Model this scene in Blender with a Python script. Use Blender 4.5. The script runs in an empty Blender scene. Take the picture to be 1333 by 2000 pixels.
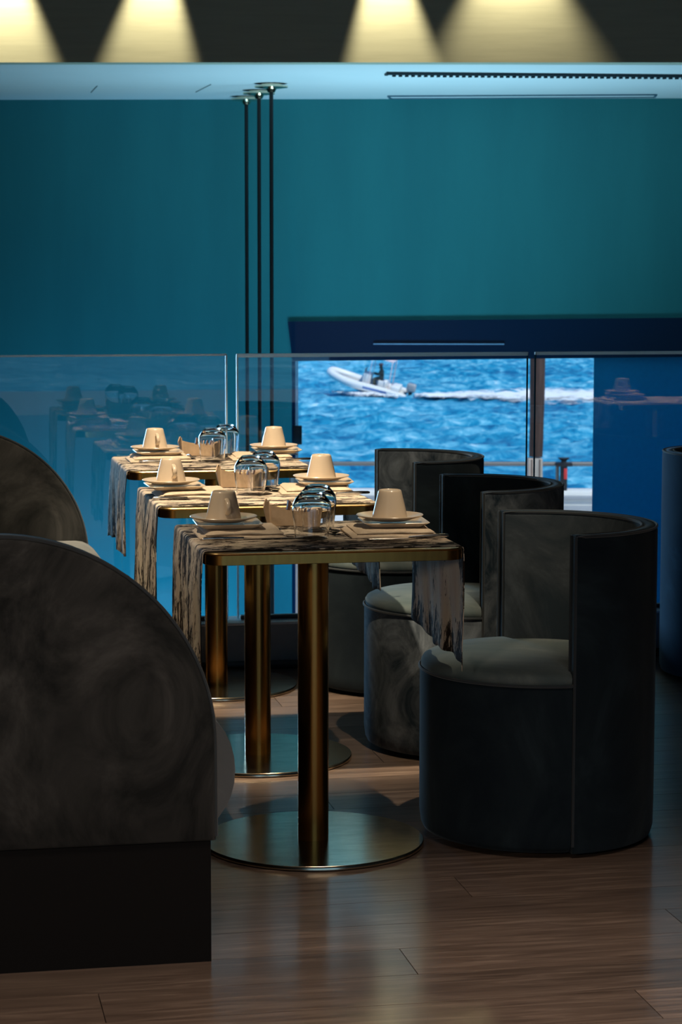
import bpy, bmesh, math, random
import numpy as np
from mathutils import Vector, Matrix, Euler

random.seed(7)
RNG = np.random.default_rng(5)
S = bpy.context.scene
COL = S.collection
PI = math.pi

# ------------------------------------------------------------------ camera
cam_d = bpy.data.cameras.new('camera')
cam = bpy.data.objects.new('camera', cam_d)
COL.objects.link(cam)
cam_d.sensor_fit = 'HORIZONTAL'
cam_d.sensor_width = 24.0
cam_d.lens = 4355.6 / 1333.0 * 24.0
cam_d.clip_start = 0.05
cam_d.clip_end = 5000
cam_d.dof.use_dof = True
cam_d.dof.focus_distance = 5.4
cam_d.dof.aperture_fstop = 13.0
cam.matrix_world = (Matrix.Translation((0, 0, 1.383))
                    @ Matrix.Rotation(PI / 2 - 0.1084, 4, 'X')
                    @ Matrix.Rotation(0.0013, 4, 'Z'))
S.camera = cam

# ------------------------------------------------------------------ colour management, sky, sun, lamps
S.view_settings.view_transform = 'Standard'
S.view_settings.look = 'None'
S.view_settings.gamma = 1.0
S.view_settings.use_curve_mapping = False
S.view_settings.exposure = 0.0
S.cycles.caustics_reflective = False
S.cycles.caustics_refractive = False

W = bpy.data.worlds.new('world')
S.world = W
W.use_nodes = True
wn, wl = W.node_tree.nodes, W.node_tree.links
bg = wn['Background']
tc = wn.new('ShaderNodeTexCoord')
sx = wn.new('ShaderNodeSeparateXYZ')
rp = wn.new('ShaderNodeValToRGB')
wl.new(tc.outputs['Generated'], sx.inputs[0])
wl.new(sx.outputs['Z'], rp.inputs[0])
wl.new(rp.outputs[0], bg.inputs[0])
e = rp.color_ramp.elements
e[0].position = 0.0
e[0].color = (0.30, 0.56, 0.80, 1)
e[1].position = 0.7
e[1].color = (0.05, 0.22, 0.62, 1)
bg.inputs[1].default_value = 1.0


def aim(o, target):
    d = Vector(target) - o.location
    o.rotation_euler = d.to_track_quat('-Z', 'Y').to_euler()


def lamp(name, kind, loc, target, energy, color, **kw):
    d = bpy.data.lights.new(name, kind)
    d.energy = energy
    d.color = color
    for k, v in kw.items():
        setattr(d, k, v)
    o = bpy.data.objects.new(name, d)
    COL.objects.link(o)
    o.location = loc
    aim(o, target)
    return o


lamp('sun', 'SUN', (0, 0, 60), (-40, 50, -20), 4.2, (1.0, 0.95, 0.86), angle=0.01)
WARM = (1.0, 0.79, 0.54)
# downlights over the tables, recessed in the high ceiling
lamp('table_spot_far', 'SPOT', (-0.35, 6.30, 3.25), (-0.42, 7.20, 0.75), 500, WARM, spot_size=math.radians(24), spot_blend=0.5, shadow_soft_size=0.03)
lamp('table_spot_middle', 'SPOT', (-0.66, 5.50, 3.25), (-0.30, 6.26, 0.75), 480, WARM, spot_size=math.radians(26), spot_blend=0.5, shadow_soft_size=0.03)
lamp('table_spot_near', 'SPOT', (0.60, 4.5, 3.25), (0.20, 5.70, 0.75), 190, WARM, spot_size=math.radians(25), spot_blend=0.7, shadow_soft_size=0.03)
lamp('chair_fill', 'SPOT', (-0.2, 5.9, 3.25), (0.24, 7.35, 0.70), 160, WARM, spot_size=math.radians(20), spot_blend=0.7, shadow_soft_size=0.03)  # spot added to brighten the far chair's inner back
lamp('sofa_spot_near', 'SPOT', (-1.35, 4.6, 3.25), (-0.38, 5.30, 0.62), 140, WARM, spot_size=math.radians(16), spot_blend=0.9, shadow_soft_size=0.03)
lamp('sofa_fill_far', 'SPOT', (-0.95, 6.1, 3.25), (-1.0, 7.15, 0.55), 190, WARM, spot_size=math.radians(15), spot_blend=0.8, shadow_soft_size=0.03)  # spot added to brighten the banquette's far arched end
lamp('table_spot_right', 'SPOT', (2.6, 4.8, 3.25), (2.5, 5.5, 0.75), 700, WARM, spot_size=math.radians(30), spot_blend=0.4, shadow_soft_size=0.03)
# wall washers on the bulkhead over the stairwell
CREAM = (1.0, 0.85, 0.54)
for nm, lx, tx, pw, sz in (('a', -1.74, -1.72, 270, 44), ('b', -0.92, -0.99, 245, 41), ('c', 0.20, 0.26, 300, 40), ('d', 0.86, 0.90, 200, 70)):
    lamp('bulkhead_spot_' + nm, 'SPOT', (lx, 11.525, 3.22), (tx, 11.565, 2.38), pw, CREAM, spot_size=math.radians(sz), spot_blend=0.7, shadow_soft_size=0.015)
# hidden lamp added to brighten the low ceiling, standing in for quay bounce
lamp('ceiling_bounce_fill', 'AREA', (0.45, 12.2, -1.3), (0.45, 12.4, 2.4), 44, (0.38, 0.78, 1.0), shape='RECTANGLE', size=1.6, size_y=0.8, spread=math.radians(90))
# unseen blue lamp added to brighten the lower part of the teal wall
lamp('lower_wall_fill', 'AREA', (-1.2, 12.0, -2.6), (-1.0, 14.0, -0.9), 34, (0.12, 0.54, 1.0), shape='RECTANGLE', size=2.6, size_y=0.5, spread=math.radians(70))
# blue fill lamp added at the left; no side window is built
lamp('side_blue_fill', 'AREA', (-3.2, 13.2, 1.0), (0.4, 6.0, 0.1), 18, (0.34, 0.68, 1.0), shape='RECTANGLE', size=1.4, size_y=1.6, spread=math.radians(50))
# unseen warm fill added left of the camera to lift the front
lamp('front_warm_fill', 'AREA', (-1.4, 0.7, 1.5), (0.2, 5.2, 0.5), 20, (1.0, 0.80, 0.60), shape='DISK', size=0.35)
# faint warm room light from the high ceiling in front
lamp('room_downlight', 'AREA', (0.5, 3.0, 3.27), (0.5, 3.2, 0), 19, (1.0, 0.80, 0.64), shape='RECTANGLE', size=1.4, size_y=0.8, spread=math.radians(70))

# ------------------------------------------------------------------ helpers
def link(o, parent=None):
    COL.objects.link(o)
    if parent is not None:
        o.parent = parent
    return o


def mesh_obj(name, verts, faces, mat=None, parent=None, smooth=None, uvs=None):
    me = bpy.data.meshes.new(name)
    me.from_pydata([tuple(v) for v in verts], [], faces)
    if uvs is not None:
        lay = me.uv_layers.new(name='UVMap')
        for lp in me.loops:
            lay.data[lp.index].uv = uvs[lp.vertex_index]
    me.update()
    if mat is not None:
        me.materials.append(mat)
    if smooth is not None:
        me.shade_smooth()
        me.set_sharp_from_angle(angle=math.radians(smooth))
    return link(bpy.data.objects.new(name, me), parent)


def bm_obj(name, bm, mat=None, parent=None, smooth=None):
    bmesh.ops.recalc_face_normals(bm, faces=bm.faces[:])
    me = bpy.data.meshes.new(name)
    bm.to_mesh(me)
    bm.free()
    if mat is not None:
        me.materials.append(mat)
    if smooth is not None:
        me.shade_smooth()
        me.set_sharp_from_angle(angle=math.radians(smooth))
    return link(bpy.data.objects.new(name, me), parent)


def add_box(bm, c, size, bev=0.0, rot=0.0, seg=2, M=None):
    r = bmesh.ops.create_cube(bm, size=1.0)
    vs = r['verts']
    mat = Matrix.Translation(c) @ Matrix.Rotation(rot, 4, 'Z') @ Matrix.Diagonal((*size, 1.0))
    if M is not None:
        mat = M @ mat
    bmesh.ops.transform(bm, matrix=mat, verts=vs)
    if bev > 0:
        es = set()
        for v in vs:
            es.update(v.link_edges)
        bmesh.ops.bevel(bm, geom=list(es), offset=bev, segments=seg, profile=0.5, affect='EDGES')


def box(name, c, size, mat, parent=None, bev=0.0, rot=0.0):
    bm = bmesh.new()
    add_box(bm, c, size, bev, rot)
    return bm_obj(name, bm, mat, parent, 40 if bev else None)


def add_lathe(bm, prof, seg=40, M=None, close=False):
    rings = []
    for r, z in prof:
        if r < 1e-6:
            rings.append([bm.verts.new((0, 0, z))])
        else:
            rings.append([bm.verts.new((r * math.cos(2 * PI * i / seg), r * math.sin(2 * PI * i / seg), z)) for i in range(seg)])
    pairs = list(zip(rings[:-1], rings[1:]))
    if close:
        pairs.append((rings[-1], rings[0]))
    for a, b in pairs:
        for i in range(seg):
            j = (i + 1) % seg
            if len(a) == 1 and len(b) == 1:
                continue
            if len(a) == 1:
                bm.faces.new((a[0], b[j], b[i]))
            elif len(b) == 1:
                bm.faces.new((a[i], a[j], b[0]))
            else:
                bm.faces.new((a[i], a[j], b[j], b[i]))
    if M is not None:
        vs = [v for r in rings for v in r]
        bmesh.ops.transform(bm, matrix=M, verts=vs)


def lathe(name, prof, mat, parent=None, seg=40, smooth=40, close=False):
    bm = bmesh.new()
    add_lathe(bm, prof, seg, None, close)
    return bm_obj(name, bm, mat, parent, smooth)


def add_tube(bm, pts, rad, seg=8, closed=False, cap=True):
    pts = [Vector(p) for p in pts]
    n = len(pts)
    rad = rad if isinstance(rad, (list, tuple)) else [rad] * n
    rings = []
    up = None
    for i, p in enumerate(pts):
        if closed:
            t = (pts[(i + 1) % n] - pts[i - 1]).normalized()
        else:
            t = (pts[min(i + 1, n - 1)] - pts[max(i - 1, 0)]).normalized()
        if up is None:
            a = Vector((0, 0, 1)) if abs(t.z) < 0.9 else Vector((1, 0, 0))
            up = (a - t * a.dot(t)).normalized()
        else:
            up = (up - t * up.dot(t)).normalized()
        s = t.cross(up)
        rings.append([bm.verts.new(p + (up * math.cos(2 * PI * k / seg) + s * math.sin(2 * PI * k / seg)) * rad[i]) for k in range(seg)])
    for i in range(n if closed else n - 1):
        a, b = rings[i], rings[(i + 1) % n]
        for k in range(seg):
            l = (k + 1) % seg
            bm.faces.new((a[k], a[l], b[l], b[k]))
    if cap and not closed:
        bm.faces.new(list(reversed(rings[0])))
        bm.faces.new(rings[-1])


def tube(name, pts, rad, mat, parent=None, seg=8, closed=False):
    bm = bmesh.new()
    add_tube(bm, pts, rad, seg, closed)
    return bm_obj(name, bm, mat, parent, 50)


def stack_outline(bm, outlines):
    """outlines: list of (list of xy, z); same count each; closed top and bottom."""
    rings = [[bm.verts.new((x, y, z)) for x, y in o] for o, z in outlines]
    n = len(rings[0])
    for a, b in zip(rings[:-1], rings[1:]):
        for i in range(n):
            j = (i + 1) % n
            bm.faces.new((a[i], a[j], b[j], b[i]))
    bm.faces.new(list(reversed(rings[0])))
    bm.faces.new(rings[-1])


def rrect(w, d, r, n=6):
    pts = []
    for cx, cy, a0 in ((w / 2 - r, d / 2 - r, 0), (-w / 2 + r, d / 2 - r, PI / 2), (-w / 2 + r, -d / 2 + r, PI), (w / 2 - r, -d / 2 + r, 1.5 * PI)):
        for i in range(n + 1):
            a = a0 + PI / 2 * i / n
            pts.append((cx + r * math.cos(a), cy + r * math.sin(a)))
    return pts


def thing(name, label, cat, loc=(0, 0, 0), rz=0.0, group=None):
    o = bpy.data.objects.new(name, None)
    o.empty_display_size = 0.1
    o.location = loc
    o.rotation_euler = (0, 0, rz)
    link(o)
    return tag(o, label, cat, group)


def tag(o, label=None, cat=None, group=None, kind=None):
    if label:
        o['label'] = label
    if cat:
        o['category'] = cat
    if group:
        o['group'] = group
    if kind:
        o['kind'] = kind
    return o


def struct(o):
    o['kind'] = 'structure'
    return o


def dup(root, loc, rz=None, label=None, group=None):
    r = root.copy()
    link(r)
    r.location = loc
    if rz is not None:
        r.rotation_euler = (0, 0, rz)
    if label:
        r['label'] = label
    if group:
        r['group'] = group
    for ch in list(root.children):
        c = ch.copy()
        link(c)
        c.parent = r
        for g in list(ch.children):
            d = g.copy()
            link(d)
            d.parent = c
    return r


# ------------------------------------------------------------------ materials
def new_mat(name):
    m = bpy.data.materials.new(name)
    m.use_nodes = True
    nt = m.node_tree
    p = nt.nodes['Principled BSDF']
    return m, nt, p


def pmat(name, col, rough=0.5, metal=0.0, **kw):
    m, nt, p = new_mat(name)
    p.inputs['Base Color'].default_value = (*col, 1)
    p.inputs['Roughness'].default_value = rough
    p.inputs['Metallic'].default_value = metal
    for k, v in kw.items():
        p.inputs[k].default_value = v
    return m


def node(nt, t, **kw):
    n = nt.nodes.new(t)
    for k, v in kw.items():
        if hasattr(n, k):
            setattr(n, k, v)
        else:
            n.inputs[k].default_value = v
    return n


def mapped_noise(nt, coord='Object', scale=(1, 1, 1), nscale=5.0, detail=4.0, rough=0.55, dist=0.0, rot=(0, 0, 0)):
    t = nt.nodes.new('ShaderNodeTexCoord')
    mp = nt.nodes.new('ShaderNodeMapping')
    mp.inputs['Scale'].default_value = scale
    mp.inputs['Rotation'].default_value = rot
    nz = nt.nodes.new('ShaderNodeTexNoise')
    nz.inputs['Scale'].default_value = nscale
    nz.inputs['Detail'].default_value = detail
    nz.inputs['Roughness'].default_value = rough
    nz.inputs['Distortion'].default_value = dist
    nt.links.new(t.outputs[coord], mp.inputs[0])
    nt.links.new(mp.outputs[0], nz.inputs['Vector'])
    return nz, mp, t


def ramp(nt, src, stops):
    r = nt.nodes.new('ShaderNodeValToRGB')
    el = r.color_ramp.elements
    while len(el) < len(stops):
        el.new(0.5)
    for q, (pos, c) in zip(el, stops):
        q.position = pos
        q.color = (*c, 1)
    nt.links.new(src, r.inputs[0])
    return r


def bump(nt, p, src, strength=0.2, distance=0.01):
    b = nt.nodes.new('ShaderNodeBump')
    b.inputs['Strength'].default_value = strength
    b.inputs['Distance'].default_value = distance
    nt.links.new(src, b.inputs['Height'])
    nt.links.new(b.outputs[0], p.inputs['Normal'])


def noise_mat(name, c1, c2, nscale, rough=0.6, lo=0.35, hi=0.65, scale=(1, 1, 1), bs=0.0, dist=0.0, coord='Object', **kw):
    m, nt, p = new_mat(name)
    nz, mp, t = mapped_noise(nt, coord, scale, nscale, 5, 0.6, dist)
    r = ramp(nt, nz.outputs['Fac'], [(lo, c1), (hi, c2)])
    nt.links.new(r.outputs[0], p.inputs['Base Color'])
    p.inputs['Roughness'].default_value = rough
    for k, v in kw.items():
        p.inputs[k].default_value = v
    if bs:
        bump(nt, p, nz.outputs['Fac'], bs, 0.004)
    return m


def velvet(name, c1, c2, nscale=5.0, sheen=0.35, tint=(0.5, 0.62, 0.7)):
    m, nt, p = new_mat(name)
    nz, mp, t = mapped_noise(nt, 'Object', (1, 1, 0.75), nscale, 6, 0.62, 1.6)
    r = ramp(nt, nz.outputs['Fac'], [(0.36, c1), (0.52, tuple((a + b) / 2.4 for a, b in zip(c1, c2))), (0.68, c2)])
    nt.links.new(r.outputs[0], p.inputs['Base Color'])
    p.inputs['Roughness'].default_value = 0.85
    p.inputs['Sheen Weight'].default_value = sheen
    p.inputs['Sheen Roughness'].default_value = 0.4
    p.inputs['Sheen Tint'].default_value = (*tint, 1)
    p.inputs['Specular IOR Level'].default_value = 0.2
    fine, _, _ = mapped_noise(nt, 'Object', (1, 1, 1), 260, 2)
    bump(nt, p, fine.outputs['Fac'], 0.12, 0.002)
    return m


def wood_mat(name, base, dark, light, rough=0.34, per_object=True):
    m, nt, p = new_mat(name)
    t = nt.nodes.new('ShaderNodeTexCoord')
    add = nt.nodes.new('ShaderNodeVectorMath')
    add.operation = 'ADD'
    nt.links.new(t.outputs['Object'], add.inputs[0])
    oi = nt.nodes.new('ShaderNodeObjectInfo')
    if per_object:
        sc = nt.nodes.new('ShaderNodeVectorMath')
        sc.operation = 'MULTIPLY'
        sc.inputs[1].default_value = (17.0, 31.0, 5.0)
        nt.links.new(oi.outputs['Random'], sc.inputs[0])
        nt.links.new(sc.outputs[0], add.inputs[1])
    mp = nt.nodes.new('ShaderNodeMapping')
    mp.inputs['Scale'].default_value = (2.2, 34.0, 10.0)
    nt.links.new(add.outputs[0], mp.inputs[0])
    nz = nt.nodes.new('ShaderNodeTexNoise')
    nz.inputs['Scale'].default_value = 1.6
    nz.inputs['Detail'].default_value = 8
    nz.inputs['Roughness'].default_value = 0.68
    nz.inputs['Distortion'].default_value = 0.8
    nt.links.new(mp.outputs[0], nz.inputs['Vector'])
    r = ramp(nt, nz.outputs['Fac'], [(0.30, dark), (0.52, base), (0.74, light)])
    mx = nt.nodes.new('ShaderNodeHueSaturation')
    nt.links.new(r.outputs[0], mx.inputs['Color'])
    mr = nt.nodes.new('ShaderNodeMapRange')
    mr.inputs['To Min'].default_value = 0.72
    mr.inputs['To Max'].default_value = 1.25
    nt.links.new(oi.outputs['Random'], mr.inputs['Value'])
    nt.links.new(mr.outputs[0], mx.inputs['Value'])
    nt.links.new(mx.outputs[0], p.inputs['Base Color'])
    p.inputs['Specular IOR Level'].default_value = 0.9
    p.inputs['Coat Weight'].default_value = 0.5
    p.inputs['Coat Roughness'].default_value = 0.16
    rr = nt.nodes.new('ShaderNodeMapRange')
    rr.inputs['To Min'].default_value = rough - 0.05
    rr.inputs['To Max'].default_value = rough + 0.14
    nt.links.new(nz.outputs['Fac'], rr.inputs['Value'])
    nt.links.new(rr.outputs[0], p.inputs['Roughness'])
    bump(nt, p, nz.outputs['Fac'], 0.10, 0.002)
    return m


def glass_mat(name, ior=1.5, tint=(0.97, 0.99, 1.0)):
    m = bpy.data.materials.new(name)
    m.use_nodes = True
    nt = m.node_tree
    nt.nodes.clear()
    out = nt.nodes.new('ShaderNodeOutputMaterial')
    fr = nt.nodes.new('ShaderNodeFresnel')
    fr.inputs['IOR'].default_value = ior
    # fresnel of the outside medium on both faces of the pane
    geo = nt.nodes.new('ShaderNodeNewGeometry')
    iorm = nt.nodes.new('ShaderNodeMapRange')
    iorm.inputs['To Min'].default_value = ior
    iorm.inputs['To Max'].default_value = 1.0 / ior
    nt.links.new(geo.outputs['Backfacing'], iorm.inputs['Value'])
    inv = nt.nodes.new('ShaderNodeMath')
    inv.operation = 'MAXIMUM'
    nt.links.new(iorm.outputs[0], inv.inputs[0])
    inv.inputs[1].default_value = 0.0
    nt.links.new(inv.outputs[0], fr.inputs['IOR'])
    tr = nt.nodes.new('ShaderNodeBsdfTransparent')
    tr.inputs[0].default_value = (*tint, 1)
    gl = nt.nodes.new('ShaderNodeBsdfGlossy')
    gl.inputs['Roughness'].default_value = 0.0
    mx = nt.nodes.new('ShaderNodeMixShader')
    nt.links.new(fr.outputs[0], mx.inputs[0])
    nt.links.new(tr.outputs[0], mx.inputs[1])
    nt.links.new(gl.outputs[0], mx.inputs[2])
    nt.links.new(mx.outputs[0], out.inputs[0])
    return m


def brushed_metal(name, col, rough=0.28, scale=(1, 1, 1), bs=0.06):
    m, nt, p = new_mat(name)
    nz, mp, t = mapped_noise(nt, 'Object', scale, 60, 3)
    r = ramp(nt, nz.outputs['Fac'], [(0.3, tuple(c * 0.85 for c in col)), (0.7, tuple(min(1, c * 1.12) for c in col))])
    nt.links.new(r.outputs[0], p.inputs['Base Color'])
    p.inputs['Metallic'].default_value = 1.0
    p.inputs['Roughness'].default_value = rough
    bump(nt, p, nz.outputs['Fac'], bs, 0.001)
    return m


def cloth_mat(name, inner=False):
    """runner cloth; UV = (metres along the runner, metres across)"""
    m, nt, p = new_mat(name)
    L = nt.links
    t = nt.nodes.new('ShaderNodeTexCoord')
    oi = nt.nodes.new('ShaderNodeObjectInfo')
    ad = nt.nodes.new('ShaderNodeVectorMath')
    ad.operation = 'ADD'
    sc = nt.nodes.new('ShaderNodeVectorMath')
    sc.operation = 'MULTIPLY'
    sc.inputs[1].default_value = (9.0, 4.0, 0)
    L.new(oi.outputs['Random'], sc.inputs[0])
    L.new(t.outputs['UV'], ad.inputs[0])
    L.new(sc.outputs[0], ad.inputs[1])

    def nz(scale, ns, det, dist):
        mp = nt.nodes.new('ShaderNodeMapping')
        mp.inputs['Scale'].default_value = scale
        n = nt.nodes.new('ShaderNodeTexNoise')
        n.inputs['Scale'].default_value = ns
        n.inputs['Detail'].default_value = det
        n.inputs['Roughness'].default_value = 0.68
        n.inputs['Distortion'].default_value = dist
        L.new(ad.outputs[0], mp.inputs[0])
        L.new(mp.outputs[0], n.inputs['Vector'])
        return n
    big = nz((4.5, 11.0, 1.0), 1.6, 4, 0.9)
    bark = nz((10.0, 36.0, 1.0), 1.7, 7, 1.6)
    tone = nz((4.0, 9.0, 1.0), 1.2, 2, 0.2)
    cream = ramp(nt, tone.outputs['Fac'], [(0.3, (0.62, 0.50, 0.40)), (0.55, (0.74, 0.66, 0.54)), (0.75, (0.55, 0.42, 0.36))])
    dark = (0.020, 0.014, 0.012)
    mul = nt.nodes.new('ShaderNodeMath')
    mul.operation = 'ADD'
    L.new(big.outputs['Fac'], mul.inputs[0])
    L.new(bark.outputs['Fac'], mul.inputs[1])
    fac = mul.outputs[0]
    sep = nt.nodes.new('ShaderNodeSeparateXYZ')
    L.new(t.outputs['UV'], sep.inputs[0])
    # woven border: the pattern thickens towards the side edges and the hems
    av = nt.nodes.new('ShaderNodeMath')
    av.operation = 'ABSOLUTE'
    L.new(sep.outputs['Y'], av.inputs[0])
    au = nt.nodes.new('ShaderNodeMath')
    au.operation = 'ABSOLUTE'
    L.new(sep.outputs['X'], au.inputs[0])
    bv = nt.nodes.new('ShaderNodeMapRange')
    bv.inputs['From Min'].default_value = 0.195
    bv.inputs['From Max'].default_value = 0.245
    L.new(av.outputs[0], bv.inputs['Value'])
    bu = nt.nodes.new('ShaderNodeMapRange')
    bu.inputs['From Min'].default_value = 0.47
    bu.inputs['From Max'].default_value = 0.53
    L.new(au.outputs[0], bu.inputs['Value'])
    bd = nt.nodes.new('ShaderNodeMath')
    bd.operation = 'MAXIMUM'
    L.new(bv.outputs[0], bd.inputs[0])
    L.new(bu.outputs[0], bd.inputs[1])
    sub = nt.nodes.new('ShaderNodeMath')
    sub.operation = 'MULTIPLY_ADD'
    L.new(bd.outputs[0], sub.inputs[0])
    sub.inputs[1].default_value = 0.24 if inner else 0.06
    L.new(fac, sub.inputs[2])
    if inner:
        mk = ramp(nt, sub.outputs[0], [(0.570, (0, 0, 0)), (0.595, (1, 1, 1))])
        # scale: fac is a sum of two noises, halve it
    else:
        mk = ramp(nt, sub.outputs[0], [(0.502, (0, 0, 0)), (0.518, (1, 1, 1))])
    hv = nt.nodes.new('ShaderNodeMath')
    hv.operation = 'MULTIPLY'
    hv.inputs[1].default_value = 0.5
    L.new(sub.outputs[0], hv.inputs[0])
    for l in list(nt.links):
        if l.to_node == mk:
            nt.links.remove(l)
    L.new(hv.outputs[0], mk.inputs[0])
    mix = nt.nodes.new('ShaderNodeMix')
    mix.data_type = 'RGBA'
    L.new(mk.outputs[0], mix.inputs[0])
    L.new(cream.outputs[0], mix.inputs[6])
    mix.inputs[7].default_value = (*dark, 1)
    L.new(mix.outputs[2], p.inputs['Base Color'])
    p.inputs['Roughness'].default_value = 0.8
    p.inputs['Specular IOR Level'].default_value = 0.25
    bump(nt, p, bark.outputs['Fac'], 0.5, 0.003)
    return m


M_TEAL = noise_mat('teal wall paint', (0.012, 0.205, 0.220), (0.016, 0.230, 0.242), 1.2, 0.6, scale=(3, 1, 0.5))
M_CEIL = noise_mat('white ceiling paint', (0.76, 0.78, 0.78), (0.80, 0.81, 0.81), 1.5, 0.7)
M_BULK = noise_mat('beige bulkhead finish', (0.46, 0.47, 0.36), (0.51, 0.52, 0.40), 3.0, 0.5, scale=(1, 1, 14))
M_DARKWALL = noise_mat('dark room paint', (0.05, 0.06, 0.065), (0.06, 0.07, 0.075), 2.0, 0.7)
M_NAVY = pmat('navy window header', (0.001, 0.020, 0.055), 0.3, **{'Specular IOR Level': 0.15})
def blind_mat():
    m, nt, p = new_mat('blue blind fabric')
    nz, _, _ = mapped_noise(nt, 'Object', (1, 1, 1), 40, 3)
    r = ramp(nt, nz.outputs['Fac'], [(0.3, (0.0, 0.34, 0.55)), (0.7, (0.0, 0.37, 0.60))])
    nt.links.new(r.outputs[0], p.inputs['Base Color'])
    p.inputs['Roughness'].default_value = 0.5
    tr = nt.nodes.new('ShaderNodeBsdfTranslucent')
    nt.links.new(r.outputs[0], tr.inputs[0])
    mx = nt.nodes.new('ShaderNodeMixShader')
    mx.inputs[0].default_value = 0.55
    nt.links.new(p.outputs[0], mx.inputs[1])
    nt.links.new(tr.outputs[0], mx.inputs[2])
    nt.links.new(mx.outputs[0], nt.nodes['Material Output'].inputs[0])
    return m


M_BLUE = blind_mat()
M_KERB = noise_mat('pale grey kerb stone', (0.42, 0.43, 0.45), (0.48, 0.49, 0.50), 8, 0.55)
M_KERBCAP = pmat('white kerb capping', (0.82, 0.85, 0.88), 0.4)
M_SKIRT = pmat('black skirting', (0.008, 0.008, 0.010), 0.4)
M_SUBFLOOR = pmat('dark joint bed', (0.02, 0.015, 0.012), 0.8)
M_WOOD = wood_mat('dark oak planks', (0.175, 0.125, 0.098), (0.085, 0.058, 0.045), (0.33, 0.25, 0.20), 0.32)
M_GLASS = glass_mat('balustrade glass', 1.62, (0.95, 0.985, 1.0))
M_PANE = glass_mat('window glass', 1.5, (0.96, 0.985, 1.0))
M_EDGE_LIT = pmat('glass edge painted lit', (0.85, 0.97, 1.0), 0.3)  # pale colour paints in the glow of edges that catch light
_tr = M_EDGE_LIT.node_tree.nodes.new('ShaderNodeBsdfTranslucent')
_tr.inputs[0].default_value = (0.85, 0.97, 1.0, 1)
_mx = M_EDGE_LIT.node_tree.nodes.new('ShaderNodeMixShader')
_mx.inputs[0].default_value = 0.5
M_EDGE_LIT.node_tree.links.new(M_EDGE_LIT.node_tree.nodes['Principled BSDF'].outputs[0], _mx.inputs[1])
M_EDGE_LIT.node_tree.links.new(_tr.outputs[0], _mx.inputs[2])
M_EDGE_LIT.node_tree.links.new(_mx.outputs[0], M_EDGE_LIT.node_tree.nodes['Material Output'].inputs[0])
M_EDGE_UNLIT = pmat('glass edge painted unlit', (0.01, 0.05, 0.07), 0.9, **{'Specular IOR Level': 0.0})  # same glass edge, coloured dark where it catches no light
M_BRASS = brushed_metal('brushed brass', (0.50, 0.25, 0.06), 0.24, (1, 1, 0.03))
M_BRASSP = brushed_metal('brass disc', (0.80, 0.69, 0.50), 0.18, (0.2, 1, 1), 0.03)
M_TOP = brushed_metal('brass table top', (0.62, 0.44, 0.20), 0.35, (0.05, 1, 1))
M_VEL1 = velvet('navy velvet', (0.005, 0.012, 0.020), (0.020, 0.036, 0.048), 3.2, 0.2)
M_VEL2 = velvet('crushed grey velvet', (0.010, 0.022, 0.036), (0.19, 0.23, 0.275), 6.5, 0.35)
M_VEL3 = velvet('blue grey velvet', (0.018, 0.030, 0.042), (0.075, 0.095, 0.115), 4.0, 0.3)
M_VEL4 = velvet('navy velvet painted blue lit', (0.015, 0.07, 0.16), (0.04, 0.14, 0.27), 3.5, 0.5, (0.6, 0.8, 1.0))  # blue window light painted into the right chair's navy velvet
M_VELS = velvet('seat velvet', (0.07, 0.105, 0.115), (0.20, 0.24, 0.24), 2.6, 0.4, (0.7, 0.8, 0.8))
M_SOFA = velvet('charcoal velvet', (0.012, 0.014, 0.015), (0.078, 0.080, 0.080), 4.0, 0.2, (0.55, 0.6, 0.62))
M_SOFASEAT = velvet('pale grey velvet seat', (0.16, 0.18, 0.19), (0.27, 0.29, 0.30), 3.0, 0.5, (0.8, 0.85, 0.85))
M_PLINTH = pmat('black plinth', (0.003, 0.0025, 0.0025), 0.6, **{'Specular IOR Level': 0.2})
M_PIPE = pmat('velvet piping', (0.018, 0.028, 0.038), 0.7, **{'Sheen Weight': 0.3})
M_CERAM = pmat('cream ceramic', (0.68, 0.57, 0.44), 0.28, **{'Coat Weight': 0.25, 'Coat Roughness': 0.1})
M_LINEN = noise_mat('cream linen', (0.66, 0.54, 0.41), (0.74, 0.63, 0.49), 120, 0.85, bs=0.15)
M_STEEL = brushed_metal('polished steel', (0.62, 0.62, 0.63), 0.16, (1, 1, 1), 0.0)
M_TUMB = pmat('clear drinking glass', (1, 1, 1), 0.0, **{'Transmission Weight': 1.0, 'IOR': 1.45})
M_HOLD = noise_mat('tan leatherette', (0.52, 0.38, 0.25), (0.58, 0.43, 0.29), 60, 0.5)
M_SACH = pmat('brown paper sachet', (0.10, 0.045, 0.025), 0.6)
M_SACH2 = pmat('kraft paper sachet', (0.50, 0.34, 0.20), 0.6)
M_CLOTH = cloth_mat('bark patterned cloth')
M_CLOTHIN = cloth_mat('bark patterned cloth reverse', True)
M_ROD = pmat('black rod', (0.006, 0.007, 0.008), 0.4)
M_BLACK = pmat('black plastic', (0.004, 0.005, 0.008), 0.4)
M_VENT = pmat('dark vent slot', (0.004, 0.02, 0.03), 0.6)
M_FIN = pmat('vent blade', (0.45, 0.55, 0.6), 0.5)
M_CONC = noise_mat('white quay paving', (0.70, 0.69, 0.66), (0.80, 0.79, 0.76), 2.0, 0.8)
M_GREYST = noise_mat('grey band stone', (0.28, 0.30, 0.33), (0.34, 0.36, 0.39), 2.0, 0.8)
M_RAIL = pmat('grey railing metal', (0.20, 0.19, 0.18), 0.4, 0.6)
M_POST = noise_mat('weathered dark wood', (0.020, 0.010, 0.007), (0.075, 0.036, 0.025), 3.0, 0.8, scale=(6, 6, 0.7), bs=0.3)
M_SLEEVE = noise_mat('pale stone sleeve', (0.33, 0.29, 0.25), (0.42, 0.37, 0.32), 4, 0.8)
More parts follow.
